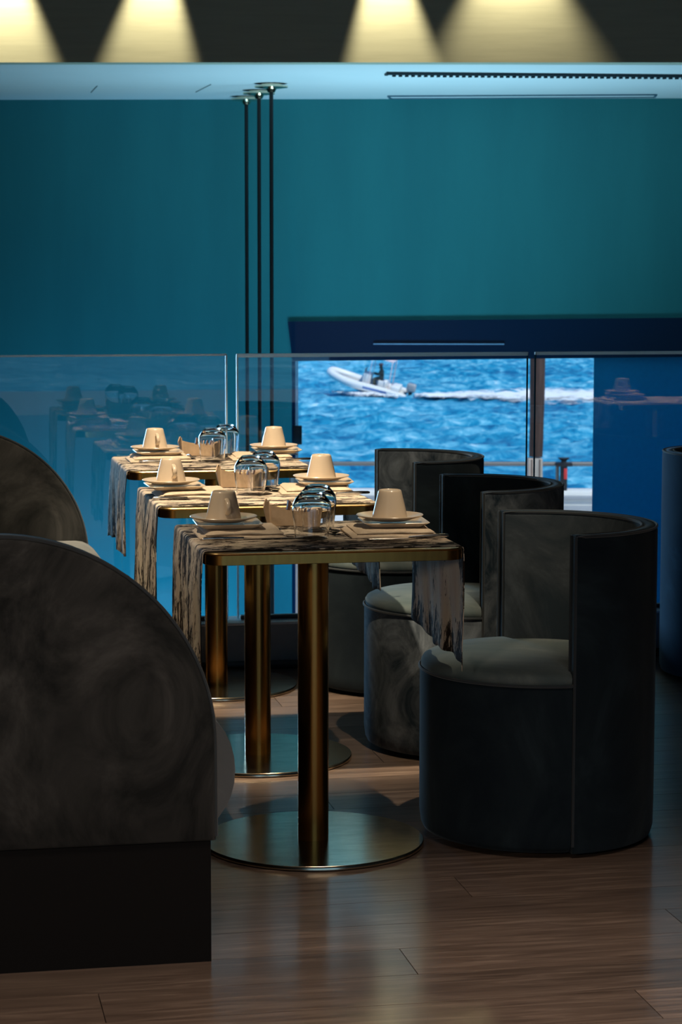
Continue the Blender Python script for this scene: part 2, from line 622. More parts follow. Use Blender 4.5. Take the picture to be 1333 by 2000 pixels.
M_RED = pmat('red marker', (0.55, 0.03, 0.03), 0.5)
M_BOAT = pmat('white rubber tube', (0.80, 0.80, 0.80), 0.4)
M_HULL = pmat('grey blue hull', (0.16, 0.24, 0.36), 0.3)
M_DECK = pmat('pale deck', (0.66, 0.62, 0.56), 0.6)
M_STRIPE = pmat('blue stripe', (0.06, 0.16, 0.45), 0.4)
M_MOTOR = pmat('grey outboard', (0.35, 0.36, 0.38), 0.35)
M_CLOTHES = noise_mat('dark jacket', (0.02, 0.022, 0.022), (0.12, 0.13, 0.11), 6, 0.9)
M_SKIN = pmat('skin', (0.45, 0.24, 0.16), 0.6)
M_CAP = pmat('red cap', (0.25, 0.03, 0.03), 0.7)
M_PINK = pmat('pale pink canvas', (0.72, 0.55, 0.58), 0.7)

# ------------------------------------------------------------------ the setting
PSI = 0.1927                       # the kerb, planks and balustrade run turned by this
K0 = Vector((0.424, 7.794, 0))
CU, SU = math.cos(PSI), math.sin(PSI)


def RF(u, v, z=0.0):
    return (K0.x + u * CU - v * SU, K0.y + u * SU + v * CU, z)


# upper floor: slab + planks
bm = bmesh.new()
add_box(bm, RF(0, -2.3 + 0.1, -0.162), (14.0, 4.8, 0.3), 0, PSI)
floor = struct(bm_obj('floor', bm, M_SUBFLOOR))
bm = bmesh.new()
PLW, PLL, GAP = 0.170, 1.65, 0.0018
add_box(bm, (0, 0, -0.006), (PLL - GAP, PLW - GAP, 0.012))
me_pl = bpy.data.meshes.new('plank')
bm.to_mesh(me_pl)
bm.free()
me_pl.materials.append(M_WOOD)
for r in range(28):
    off = ((r * 0.618 + 0.31) % 1.0) * PLL
    for k in range(-2, 3):
        u = k * PLL + off - 0.2
        if u < -3.2 or u > 3.6:
            continue
        o = bpy.data.objects.new('plank', me_pl)
        o.location = RF(u, -(r + 0.5) * PLW, 0.0)
        o.rotation_euler = (0, 0, PSI)
        link(o, floor)
bm = bmesh.new()
add_box(bm, RF(0, -11.3, -0.15), (16.0, 13.08, 0.3), 0, PSI)
struct(bm_obj('floor_front', bm, wood_mat('dark oak floor', (0.175, 0.125, 0.098), (0.085, 0.058, 0.045), (0.33, 0.25, 0.20), 0.32, False)))

# kerb under the glass
bm = bmesh.new()
add_box(bm, RF(0.5, 0.075, 0.085), (13.0, 0.15, 0.15), 0.002, PSI)
kerb = struct(bm_obj('trim_1', bm, M_KERB, None, 40))
bm = bmesh.new()
add_box(bm, RF(0.5, 0.072, 0.1605), (13.0, 0.16, 0.009), 0.002, PSI)
bm_obj('capping', bm, M_KERBCAP, kerb, 40)
bm = bmesh.new()
add_box(bm, RF(0.5, -0.006, 0.015), (13.0, 0.012, 0.030), 0.001, PSI)
struct(bm_obj('baseboard_front', bm, M_SKIRT, None, 40))

# stairwell far wall, a little turned, with its tall window
WPSI = math.radians(-2.7)
W0 = Vector((0.0, 14.06, 0))


def WF(u, v, z=0.0):
    c, s = math.cos(WPSI), math.sin(WPSI)
    return (W0.x + u * c - v * s, W0.y + u * s + v * c, z)


def wall_piece(name, u0, u1, z0, z1, mat, v0=0.0, v1=0.3, parent=None):
    bm = bmesh.new()
    add_box(bm, WF((u0 + u1) / 2, (v0 + v1) / 2, (z0 + z1) / 2), (u1 - u0, v1 - v0, z1 - z0), 0, WPSI)
    return bm_obj(name, bm, mat, parent)


WL, WR, WT, WB = -0.312, 3.30, 1.056, -2.95
wall_back = struct(wall_piece('wall_back', -7, WL, -3.2, 3.6, M_TEAL))
struct(wall_piece('wall_back_upper', WL, 7, 0.87, 3.6, M_TEAL))
struct(wall_piece('wall_back_right', WR, 7, -3.2, 0.87, M_TEAL))
# low ceiling over the stairwell, bulkhead, high ceiling, outer walls
bm = bmesh.new()
add_box(bm, (0, 13.06, 2.535), (14.2, 2.72, 0.2))
struct(bm_obj('ceiling', bm, M_CEIL))
bm = bmesh.new()
add_box(bm, (0, 11.65, 3.00), (14.2, 0.12, 1.13), 0, math.radians(-0.8))
struct(bm_obj('wall_bulkhead', bm, M_BULK))
struct(box('ceiling_high', (0, 3.2, 3.42), (14.2, 22.0, 0.24), M_DARKWALL))
struct(box('wall_left', (-6.0, 4.0, 0.1), (0.2, 21.0, 6.8), M_DARKWALL))
struct(box('wall_right', (6.4, 4.0, 0.1), (0.2, 21.0, 6.8), M_DARKWALL))
struct(box('floor_stairwell', (0, 11.0, -3.1), (14, 7.0, 0.2), M_GREYST))
bm = bmesh.new()
add_box(bm, RF(0, 0.1, -1.65), (14.0, 0.12, 2.7), 0, PSI)
struct(bm_obj('wall_stairwell', bm, M_DARKWALL))
# the sea front window wall behind the camera
struct(box('wall_front_left', (-3.6, -6.5, 1.5), (5.2, 0.2, 3.6), M_DARKWALL))
struct(box('wall_front_right', (6.3, -6.5, 1.5), (1.2, 0.2, 3.6), M_DARKWALL))
struct(box('wall_front_upper', (2.35, -6.5, 2.95), (6.7, 0.2, 0.7), M_DARKWALL))

# window_1: frame, header, panes, blind
win = thing('window_1', 'tall window in the teal wall with a navy header and a blue blind on its right', 'window', WF(0, 0, 0), WPSI)
struct(win)


def wpoly(name, pts, y0, y1, mat):
    """solid prism from an outline in the window's own u, z"""
    n = len(pts)
    vs = [(u, y0, z) for u, z in pts] + [(u, y1, z) for u, z in pts]
    fs = [list(range(n)), list(range(2 * n - 1, n - 1, -1))] + [(i, i + n, (i + 1) % n + n, (i + 1) % n) for i in range(n)]
    bm = bmesh.new()
    bv = [bm.verts.new(v) for v in vs]
    for f in fs:
        bm.faces.new([bv[i] for i in f])
    return bm_obj(name, bm, mat, win)


wpoly('header', [(-0.336, 1.056), (-0.306, 0.808), (1.60, 0.834), (3.32, 0.858), (3.32, 1.100)], -0.02, 0.10, M_NAVY)
wpoly('reflection_streak', [(0.203, 0.921), (1.023, 0.922), (1.023, 0.915), (0.203, 0.914)], -0.034, -0.0195, pmat('pale reflection streak', (0.30, 0.50, 0.72), 0.3))  # thin pale strip painting a faint reflection across the header
bl = wpoly('blind', [(1.588, -2.93), (1.588, 0.840), (3.30, 0.860), (3.30, -2.93)], 0.02, 0.045, M_BLUE)
wpoly('jamb', [(WL + 0.001, -2.94), (WL + 0.001, 0.806), (WL + 0.022, 0.806), (WL + 0.022, -2.94)], 0.0, 0.28, M_NAVY)
wpoly('sill', [(WL, -2.98), (WL, -2.94), (3.30, -2.94), (3.30, -2.98)], 0.0, 0.28, M_KERBCAP)
wpoly('glass_pane', [(WL + 0.024, -2.93), (WL + 0.024, 0.806), (1.586, 0.83), (1.586, -2.93)], 0.11, 0.125, M_PANE)
# hatch outline in the low ceiling
bm = bmesh.new()
hz = 2.433
for (x0, y0), (x1, y1) in (((-1.502, 13.552), (-1.411, 13.063)), ((-0.870, 13.503), (-0.748, 12.945))):
    dx, dy = x1 - x0, y1 - y0
    add_box(bm, ((x0 + x1) / 2, (y0 + y1) / 2, hz), (math.hypot(dx, dy), 0.005, 0.004), 0, math.atan2(dy, dx))
struct(bm_obj('trim_2', bm, pmat('ceiling joint', (0.30, 0.36, 0.38), 0.8)))

# ceiling slot diffusers
vd = Vector((1.854 - 0.246, 12.32 - 12.185, 0)).normalized()
va = math.atan2(vd.y, vd.x)
t = thing('slot_vent', 'long slotted air vent with angled blades, nearer the gold bulkhead', 'vent', (0.246 + 1.3 * vd.x, 12.185 + 1.3 * vd.y, 2.435), va)
bm = bmesh.new()
add_box(bm, (0, -0.055, -0.008), (2.62, 0.022, 0.016), 0.002)
add_box(bm, (-1.30, 0.0, -0.006), (0.018, 0.12, 0.012), 0.002)
add_box(bm, (1.30, 0.0, -0.006), (0.018, 0.12, 0.012), 0.002)
add_box(bm, (0, 0.055, -0.004), (2.62, 0.010, 0.008), 0.002)
bm_obj('frame', bm, M_VENT, t, 40)
box('slot_backing', (0, 0, -0.001), (2.58, 0.105, 0.002), M_FIN, t)
bm = bmesh.new()
for i in range(74):
    add_box(bm, (-1.26 + i * 0.0345, 0.030, -0.010), (0.013, 0.022, 0.018), 0, 0.3)
tag(bm_obj('vent_blades', bm, M_VENT, t), kind='stuff')
bm = bmesh.new()
t = thing('slot_vent', 'plain slim vent slot in the white ceiling close to the teal wall', 'vent', (1.10, 13.80, 2.435), math.radians(-5.0))
add_box(bm, (0, 0.10, -0.004), (1.62, 0.012, 0.008), 0.001)
add_box(bm, (0, -0.10, -0.004), (1.62, 0.012, 0.008), 0.001)
add_box(bm, (0.81, 0.0, -0.004), (0.012, 0.20, 0.008), 0.001)
add_box(bm, (-0.81, 0.0, -0.004), (0.012, 0.20, 0.008), 0.001)
bm_obj('frame', bm, pmat('blue grey vent frame', (0.05, 0.14, 0.2), 0.5), t, 40)
box('slot_backing', (0, 0.0, -0.001), (1.60, 0.19, 0.002), M_CEIL, t)

# pendants hanging down the stairwell
pend_pos = [(-0.584, 13.86, 'leftmost of three black pendant rods, hung closest to the teal wall'),
            (-0.489, 13.38, 'middle one of the three black pendant rods below brass ceiling roses'),
            (-0.401, 12.90, 'rightmost of three black pendant rods, hung under the largest looking brass rose')]
p0 = thing('pendant_lamp', pend_pos[0][2], 'pendant lamp', (pend_pos[0][0], pend_pos[0][1], 2.435), 0, 'pendant rods over the stairwell')
lathe('ceiling_rose', [(0, 0), (0.060, 0), (0.060, -0.012), (0.095, -0.013), (0.095, -0.022), (0.03, -0.030), (0.02, -0.050), (0, -0.050)], M_BRASSP, p0, 32)
lathe('rod', [(0, -0.04), (0.0115, -0.04), (0.0115, -3.6), (0, -3.6)], M_ROD, p0, 12)
lathe('lamp_shade', [(0, -3.58), (0.03, -3.59), (0.09, -3.72), (0.10, -3.86), (0.092, -3.86), (0.08, -3.72), (0, -3.61)], M_BRASSP, p0, 24)
for x, y, lb in pend_pos[1:]:
    dup(p0, (x, y, 2.435), 0, lb)

# small black box on the left window jamb
o = box('speaker_box', (0, 0, 0.06), (0.056, 0.05, 0.118), M_BLACK, None, 0.004)
o.location = (-0.275, 14.02, 0.285)
tag(o, 'small black box fixed on the left edge of the sea window', 'speaker')

# ------------------------------------------------------------------ glass balustrade
def balustrade(u0, u1, label, lit, eh, v=0.07, rot=0.0):
    L = u1 - u0
    t = thing('glass_balustrade', label, 'glass panel', RF(u0, v, 0.166), PSI + rot, 'glass balustrade panels along the kerb')
    h = 0.925
    th = 0.017
    bm = bmesh.new()
    add_box(bm, (L / 2, 0, (h + 0.002 - eh) / 2), (L - 0.010, th, h + 0.002 - eh), 0)
    # only the two large faces carry the pane; the edges are their own parts
    bm.faces.ensure_lookup_table()
    ends = [f for f in bm.faces if abs(f.calc_center_median().y) < 1e-5]
    bmesh.ops.delete(bm, geom=ends, context='FACES_ONLY')     # the rims are built as edge parts below
    bm_obj('glass_pane', bm, M_GLASS, t)
    bm = bmesh.new()
    add_box(bm, (L / 2, 0, h + 0.002 - eh / 2), (L, th, eh), 0.002)
    bm_obj('top_edge', bm, M_EDGE_LIT, t, 40)
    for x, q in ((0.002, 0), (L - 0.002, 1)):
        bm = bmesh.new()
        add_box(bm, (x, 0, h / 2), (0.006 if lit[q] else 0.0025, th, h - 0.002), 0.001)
        bm_obj('side_edge', bm, M_EDGE_LIT if lit[q] else M_EDGE_UNLIT, t, 40)
    bm = bmesh.new()
    add_box(bm, (L / 2, 0, 0.007), (L - 0.02, th + 0.012, 0.014), 0.002)
    bm_obj('base_channel', bm, M_SKIRT, t, 40)
    return t


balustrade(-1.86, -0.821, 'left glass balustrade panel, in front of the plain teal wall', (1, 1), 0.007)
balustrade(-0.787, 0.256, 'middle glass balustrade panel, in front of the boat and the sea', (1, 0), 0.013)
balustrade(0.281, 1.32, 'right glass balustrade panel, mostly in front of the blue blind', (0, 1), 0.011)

# ------------------------------------------------------------------ tables
TY = 0.1927
TH = 0.75
TABLES = {'near': (-0.0665, 5.294, 0.0009), 'mid': (-0.2363, 6.2487, -0.008), 'far': (-0.4141, 7.325, -0.0165), 'side': (2.58, 5.5, 0.0)}
TW = 0.600


def make_table(label, loc, off):
    t = thing('pedestal_table', label, 'table', (loc[0], loc[1], 0), TY, 'brass pedestal tables')
    bm = bmesh.new()
    o = rrect(TW, TW, 0.045)
    i = rrect(TW - 0.004, TW - 0.004, 0.043)
    stack_outline(bm, [(i, TH - 0.004), (o, TH - 0.0025), (i, TH)])
    tp = bm_obj('tabletop', bm, M_TOP, t, 30)
    tp.location = (off, 0, 0)
    bm = bmesh.new()
    o2 = rrect(TW + 0.001, TW + 0.001, 0.0455, 10)
    stack_outline(bm, [(rrect(TW - 0.002, TW - 0.002, 0.044, 10), TH - 0.0275), (o2, TH - 0.0265), (o2, TH - 0.005), (rrect(TW - 0.002, TW - 0.002, 0.044, 10), TH - 0.004)])
    eb = bm_obj('edge_band', bm, M_BRASS, t, 30)
    eb.location = (off, 0, 0)
    lathe('pole', [(0, 0.012), (0.0372, 0.012), (0.0372, TH - 0.028), (0, TH - 0.028)], M_BRASS, t, 48)
    lathe('base_plate', [(0, 0.0), (0.260, 0.0), (0.2685, 0.003), (0.2685, 0.010), (0.2665, 0.0125), (0, 0.0125)], M_BRASSP, t, 72)
    return t


tb = make_table('brass pedestal table nearest the camera, between dark sofa end and front tub chair', TABLES['near'], TABLES['near'][2])
for key, lb in (('mid', 'middle brass pedestal table of the row, behind the nearest one'),
                ('far', 'farthest brass pedestal table of the row, just before the glass'),
                ('side', 'brass pedestal table of the right hand row, seen only as a reflection in the glass')):
    n = dup(tb, (TABLES[key][0], TABLES[key][1], 0), TY, lb)
    for c in n.children:
        if c.name.startswith(('tabletop', 'edge_band')):
            c.location = (TABLES[key][2], 0, 0)


def TP(key, u, v, z=TH):
    """table coordinates (about the tabletop's centre) to world"""
    x, y, off = TABLES[key]
    c, s = math.cos(TY), math.sin(TY)
    return (x + (u + off) * c - v * s, y + (u + off) * s + v * c, z)


def runner(key, label, seed, dropL, dropR):
    """cloth laid over the table; it hangs over both sides"""
    r = random.Random(seed)
    hw = 0.270
    half = TW / 2 + 0.003
    cr = 0.010
    zt = TH + 0.0022
    ph = [r.uniform(0, 6.28) for _ in range(8)]
    nv = 40
    smax = 0
    # stations along s: (kind, value)
    st = []
    nh = 22
    for i in range(nh + 1):
        st.append(('L', 1 - i / nh))
    for i in range(1, 5):
        st.append(('lc', i / 5))
    for i in range(31):
        st.append(('t', -half + cr + (2 * half - 2 * cr) * i / 30))
    for i in range(1, 5):
        st.append(('rc', i / 5))
    for i in range(nh + 1):
        st.append(('R', i / nh))
    V, UV, F = [], [], []
    for j in range(nv + 1):
        vv = -hw + 2 * hw * j / nv
        w = vv / hw
        for kind, a in st:
            if kind == 't':
                x, z, y = a, zt, vv
                if abs(a) < half - 0.03:
                    z += 0.0006 * (1 + math.sin(a * 40 + ph[0]) * math.sin(vv * 33 + ph[1]))
                u = a
            elif kind == 'lc':
                b = PI / 2 * (1 - a)
                x = -half + cr - cr * math.sin(b)
                z = zt - cr + cr * math.cos(b)
                y = vv
                u = -half + cr - cr * b
            elif kind == 'rc':
                b = PI / 2 * a
                x = half - cr + cr * math.sin(b)
                z = zt - cr + cr * math.cos(b)
                y = vv
                u = half - cr + cr * b
            else:
                sg = -1 if kind == 'L' else 1
                base = dropL if kind == 'L' else dropR
                k0 = 2 if kind == 'L' else 5
                drop = base * (1 + 0.025 * math.sin(vv * 14 + ph[k0]) + 0.008 * math.sin(vv * 61 + ph[k0 + 1]) - (0.03 if kind == 'L' else 0.07) * w)
                d = drop * a
                fold = a ** 0.8 * (0.0065 * math.sin(vv * 22 + ph[k0 + 2]) + 0.003 * math.sin(vv * 57 + ph[k0 + 1] + a * 2)) + 0.004
                x = sg * (half + (fold * min(1, a * 4) if a > 0 else 0))
                x += sg * 0.004 * a
                z = zt - cr - d
                y = vv * (1 - 0.05 * a) + 0.006 * a * math.sin(d * 30 + ph[k0])
                u = sg * (half - cr + cr * PI / 2 + d)
            V.append(TP(key, x, y, z))
            UV.append((u, vv))
    n = len(st)
    for j in range(nv):
        for i in range(n - 1):
            a = j * n + i
            F.append((a, a + 1, a + n + 1, a + n))
    o = mesh_obj('table_runner', V, F, M_CLOTH, None, 60, UV)
    o.data.materials.append(M_CLOTHIN)
    md = o.modifiers.new('thickness', 'SOLIDIFY')
    md.thickness = 0.0016
    md.offset = -1.0
    md.use_even_offset = False
    md.material_offset = 1
    md.material_offset_rim = 0
    tag(o, label, 'table runner', 'bark patterned table runners')
    return o


runner('near', 'cream and black bark patterned runner draped over the nearest table', 3, 0.285, 0.265)
runner('mid', 'cream and black bark patterned runner draped over the middle table', 11, 0.29, 0.22)
runner('far', 'cream and black bark patterned runner draped over the farthest table', 19, 0.26, 0.20)
runner('side', 'bark patterned runner on the reflected table of the right hand row', 27, 0.26, 0.24)

# ------------------------------------------------------------------ table setting prototypes
ZC = TH + 0.0042


def make_cup():
    t = thing('coffee_cup', 'x', 'cup')
    prof = [(0.0415, 0.000), (0.0425, 0.0015), (0.0420, 0.004), (0.0365, 0.030), (0.0310, 0.052), (0.0285, 0.063), (0.0268, 0.0668), (0.0245, 0.068), (0.0238, 0.0668), (0.0225, 0.0660), (0, 0.0660),
            (0, 0.0630), (0.0240, 0.0625), (0.0270, 0.052), (0.0330, 0.030), (0.0395, 0.003), (0.0400, 0.000)]
    lathe('cup_body', prof, M_CERAM, t, 44, 50, True)
    pts = []
    for i in range(13):
        a = -1.35 + 2.7 * i / 12
        pts.append((0, -(0.030 + 0.025 * math.cos(a) + 0.004 * (1 - (i / 12))), 0.034 + 0.0165 * math.sin(a)))
    bm = bmesh.new()
    add_tube(bm, pts, [0.0046] * 13, 10)
    bmesh.ops.scale(bm, vec=(1.35, 1, 1), verts=bm.verts[:])
    bm_obj('handle', bm, M_CERAM, t, 60)
    return t


def make_saucer():
    prof = [(0, 0.0), (0.046, 0.0), (0.050, 0.0015), (0.078, 0.0105), (0.0805, 0.0125), (0.0795, 0.0138), (0.074, 0.0125), (0.050, 0.0052), (0.044, 0.0045), (0, 0.0045)]
    return tag(lathe('saucer', prof, M_CERAM, None, 56, 50), 'x', 'saucer')


def make_plate():
    bm = bmesh.new()
    stack_outline(bm, [(rrect(0.120, 0.120, 0.012), 0.0), (rrect(0.126, 0.126, 0.014), 0.002), (rrect(0.158, 0.150, 0.016), 0.0105), (rrect(0.156, 0.148, 0.016), 0.0118),
                       (rrect(0.128, 0.126, 0.014), 0.0048), (rrect(0.110, 0.110, 0.012), 0.0042)])
    return tag(bm_obj('side_plate', bm, M_CERAM, None, 35), 'x', 'plate')


def make_napkin(seed):
    r = random.Random(seed)
    t = thing('napkin', 'x', 'napkin')
    for layer in range(2):
        nx, ny = 26, 16
        w, d = (0.205 - 0.02 * layer, 0.175 - 0.012 * layer)
        th = 0.0090
        V, F = [], []
        ph = [r.uniform(0, 6) for _ in range(4)]

        def hgt(x, y, k):
            wv = 0.0030 * math.sin(x * 42 + ph[0]) * math.cos(y * 20 + ph[1]) + 0.0016 * math.sin(x * 90 + y * 50 + ph[2])
            if layer == 0 and k == 0:
                return 0.0
            b = layer * 0.0090
            edge = min(1.0, (w / 2 - abs(x)) / 0.012, (d / 2 - abs(y)) / 0.012)
            mid = max(0.0, min(1.0, (0.085 - max(abs(x), abs(y))) / 0.02))
            lift = wv * (1 - mid) * (0.5 if layer == 0 else 1.0)
            if k == 0:
                return b + 0.0004 + max(0, lift) * 0.5
            return b + th * (0.35 + 0.65 * math.sqrt(max(0.0, edge))) + lift * 0.6
        for k in (0, 1):
            for j in range(ny + 1):
                for i in range(nx + 1):
                    x = -w / 2 + w * i / nx
                    y = -d / 2 + d * j / ny
                    V.append((x + 0.004 * layer, y, hgt(x, y, k)))
        n = nx + 1
        N = n * (ny + 1)
        for j in range(ny):
            for i in range(nx):
                a = j * n + i
                F.append((a, a + n, a + n + 1, a + 1))
                F.append((N + a, N + a + 1, N + a + n + 1, N + a + n))
        for i in range(nx):
            F.append((i, i + 1, N + i + 1, N + i))
            q = ny * n + i
            F.append((q + 1, q, N + q, N + q + 1))
        for j in range(ny):
            q = j * n
            F.append((q + n, q, N + q, N + q + n))
            q = j * n + nx
            F.append((q, q + n, N + q + n, N + q))
        mesh_obj('fold', V, F, M_LINEN, t, 50)
    return t


def make_spoon():
    t = thing('spoon', 'x', 'spoon')
    bm = bmesh.new()
    rows = []
    for i in range(9):
        rr = i / 8
        ring = []
        for k in range(20):
            a = 2 * PI * k / 20
            x, y = 0.021 * rr * math.cos(a), 0.014 * rr * math.sin(a)
            ring.append((x, y, 0.0012 + 0.0065 * rr * rr))
        rows.append(ring)
    prev = None
    for s, dz in ((1, 0.0), (-1, 0.0012)):
        rv = [[bm.verts.new((x, y, z + dz)) for x, y, z in ring] for ring in rows[1:]]
        c = bm.verts.new((0, 0, 0.0012 + dz))
        for k in range(20):
            l = (k + 1) % 20
            bm.faces.new((c, rv[0][k], rv[0][l]))
            for a, b in zip(rv[:-1], rv[1:]):
                bm.faces.new((a[k], b[k], b[l], a[l]))
        if prev:
            for k in range(20):
                l = (k + 1) % 20
                bm.faces.new((prev[k], rv[-1][k], rv[-1][l], prev[l]))
        prev = rv[-1]
    bm_obj('bowl', bm, M_STEEL, t, 60)
    bm = bmesh.new()
    add_tube(bm, [(0.019, 0, 0.0085), (0.030, 0, 0.0115), (0.050, 0, 0.0105), (0.080, 0, 0.006), (0.105, 0, 0.0035), (0.118, 0, 0.0035)], [0.0024, 0.0022, 0.0020, 0.0024, 0.0034, 0.0030], 8)
    bm_obj('handle', bm, M_STEEL, t, 60)
    return t


def make_knife():
    t = thing('knife', 'x', 'knife')
    bm = bmesh.new()
    ol = [(-0.105, 0.002), (-0.095, -0.006), (-0.05, -0.009), (0.0, -0.0085), (0.004, -0.003), (0.004, 0.003), (-0.05, 0.0045), (-0.095, 0.0042)]
    ol = ol[::-1]
    stack_outline(bm, [([(x, y * 0.9) for x, y in ol], 0.0006), (ol, 0.0012), ([(x, y * 0.9) for x, y in ol], 0.0022)])
    bm_obj('blade', bm, M_STEEL, t, 40)
    bm = bmesh.new()
    add_tube(bm, [(0.002, 0, 0.0035), (0.03, 0, 0.0045), (0.07, 0, 0.005), (0.095, 0, 0.0045), (0.10, 0, 0.0040)], [0.0030, 0.0036, 0.0044, 0.0040, 0.0025], 10)
    bm_obj('handle', bm, M_STEEL, t, 60)
    return t


def make_fork():
    t = thing('fork', 'x', 'fork')
    bm = bmesh.new()
    for y in (-0.0066, -0.0022, 0.0022, 0.0066):
        add_tube(bm, [(0.0, y, 0.0060), (-0.015, y, 0.0028), (-0.030, y, 0.0020), (-0.044, y, 0.0042)], [0.0014, 0.0014, 0.0012, 0.0007], 6)
    add_tube(bm, [(0.0, -0.0070, 0.0060), (0.0, 0.0070, 0.0060)], 0.0016, 6)
    bm_obj('tines', bm, M_STEEL, t, 60)
    bm = bmesh.new()
    add_tube(bm, [(-0.001, 0, 0.0062), (0.012, 0, 0.0086), (0.04, 0, 0.0078), (0.085, 0, 0.004), (0.105, 0, 0.0032)], [0.0036, 0.0024, 0.0022, 0.0032, 0.0026], 8)
    bm_obj('handle', bm, M_STEEL, t, 60)
    return t


def make_tumbler():
    out = [(0.0395, 0.0), (0.0405, 0.012), (0.0435, 0.038), (0.0462, 0.062), (0.0465, 0.072), (0.0445, 0.083), (0.0395, 0.092), (0.0300, 0.1035), (0.0250, 0.1085), (0.0225, 0.1098), (0.0, 0.1090)]
    inn = [(0.0, 0.0990), (0.0200, 0.0975), (0.0300, 0.0930), (0.0370, 0.0870), (0.0420, 0.0800), (0.0442, 0.0715), (0.0440, 0.0620), (0.0414, 0.038), (0.0386, 0.012), (0.0378, 0.0)]
    return tag(lathe('tumbler', out + inn, M_TUMB, None, 64, 60, True), 'x', 'glass')


def make_holder():
    """low sugar caddy: two wave-cut long walls, flared ends, a floor"""
    t = thing('sugar_caddy', 'x', 'caddy')

    def wall(name, y, flip):
        n = 16
        V = []
        for k in (0, 1):
            for i in range(n + 1):
                a = i / n
                x = -0.062 + 0.124 * a
                s = a if not flip else 1 - a
                h = 0.036 + 0.016 * (1 - s) ** 2 - 0.006 * math.sin(s * PI) + 0.012 * s ** 2
                yy = y + (0.0025 if k else 0)
                V.append((x, yy, 0.0))
                V.append((x, yy + (0.004 if y > 0 else -0.004) * h / 0.05, h))
        F = []
        N = 2 * (n + 1)
        for i in range(n):
            a = 2 * i
            F += [(a, a + 2, a + 3, a + 1), (N + a, N + a + 1, N + a + 3, N + a + 2), (a + 1, a + 3, N + a + 3, N + a + 1), (a, N + a, N + a + 2, a + 2)]
        F += [(0, 1, N + 1, N), (2 * n, N + 2 * n, N + 2 * n + 1, 2 * n + 1)]
        mesh_obj(name, V, F, M_HOLD, t, 40)
    wall('front_wall', -0.030, False)
    wall('back_wall', 0.030, True)
    for sx in (-1, 1):
        bm = bmesh.new()
        ny = 10
        outl = []
        rows = []
        for dx in (0, 0.0025):
            row = []
            for j in range(ny + 1):
                b = j / ny
                y = -0.0298 + 0.062 * b
                hh = 0.052 + 0.010 * math.cos(b * 2 * PI)
                row.append((bm.verts.new((sx * (0.0622 + dx + 0.004 * math.sin(b * PI)), y, 0.0)), bm.verts.new((sx * (0.066 + dx + 0.010 * math.sin(b * PI)), y, hh))))
            rows.append(row)
        for a, b in zip(rows[0][:-1], rows[0][1:]):
            bm.faces.new((a[0], b[0], b[1], a[1]))
        for a, b in zip(rows[1][:-1], rows[1][1:]):
            bm.faces.new((a[0], a[1], b[1], b[0]))
        for j in range(ny):
            for q in (0, 1):
                bm.faces.new((rows[0][j][q], rows[0][j + 1][q], rows[1][j + 1][q], rows[1][j][q]))
        for j in (0, ny):
            bm.faces.new((rows[0][j][0], rows[0][j][1], rows[1][j][1], rows[1][j][0]))
        bm_obj('end_wall', bm, M_HOLD, t, 50)
    box('base', (0, 0.001, 0.0015), (0.122, 0.058, 0.003), M_HOLD, t)
    return t


PROTO = dict(cup=make_cup(), saucer=make_saucer(), plate=make_plate(), napkin=make_napkin(2), spoon=make_spoon(), knife=make_knife(), fork=make_fork(), tumbler=make_tumbler(), caddy=make_holder())
used = set()


def place(kind, loc, rz, label, group):
    if kind not in used:
        used.add(kind)
        o = PROTO[kind]
        o.location = loc
        o.rotation_euler = (0, 0, rz)
        o['label'] = label
        o['group'] = group
        return o
    return dup(PROTO[kind], loc, rz, label, group)


WORD = {'near': 'nearest', 'mid': 'middle', 'far': 'farthest', 'side': 'reflected right hand'}
CUPS = {'near': ((-0.214, 0.020), (0.182, -0.020)), 'mid': ((-0.236, -0.005), (0.200, 0.045)), 'far': ((-0.175, 0.075), (0.225, 0.085))}


def setting(key, side, cu, cv, full=True):
    sw = 'sofa side' if side < 0 else 'chair side'
    w = WORD[key]
    on = 'on the %s, %s table' % (sw, w) if full else 'on the %s table' % w
    jit = random.uniform(-0.05, 0.05)
    z = ZC
    n0 = 0.012 if side < 0 else 0.030
    cl = max(-0.178, min(0.178, cu + n0))
    place('napkin', TP(key, cl, cv - 0.002, z), TY + jit, 'folded cream linen napkin under the plate, %s' % on, 'linen napkins')
    place('plate', TP(key, cu + 0.010, cv + 0.004, z + 0.0200), TY + jit * 2, 'square cream side plate under the saucer, %s' % on, 'side plates')
    place('saucer', TP(key, cu, cv, z + 0.0324), TY, 'round cream saucer below the upturned cup, %s' % on, 'saucers')
    hz = TY + (0.08 if side < 0 else PI + 0.3)
    place('cup', TP(key, cu, cv, z + 0.0372), hz, 'upturned cream coffee cup %s %s' % ('with its handle towards us' if side < 0 else 'with its handle turned away', on), 'upturned coffee cups')
    if not full:
        return
    if side < 0:
        place('spoon', TP(key, cu + 0.128, cv + 0.02, z), TY + PI * 0.55, 'steel teaspoon right of the napkin, %s' % on, 'steel teaspoons')
        place('knife', TP(key, cu + 0.035, cv - 0.102, z), TY + PI + 0.04, 'steel knife lying along the front of the napkin, %s' % on, 'steel knives')
        place('fork', TP(key, cu + 0.02, cv + 0.108, z), TY + 0.1, 'steel fork lying behind the napkin, %s' % on, 'steel forks')
    else:
        place('spoon', TP(key, cu - 0.132, cv + 0.015, z), TY + PI * 0.6, 'steel teaspoon left of the napkin, %s' % on, 'steel teaspoons')
        place('knife', TP(key, cu + 0.02, cv - 0.108, z), TY + 0.05, 'steel knife lying along the front of the napkin, %s' % on, 'steel knives')
        place('fork', TP(key, cu - 0.005, cv + 0.108, z), TY - 0.08, 'steel fork lying behind the napkin, %s' % on, 'steel forks')


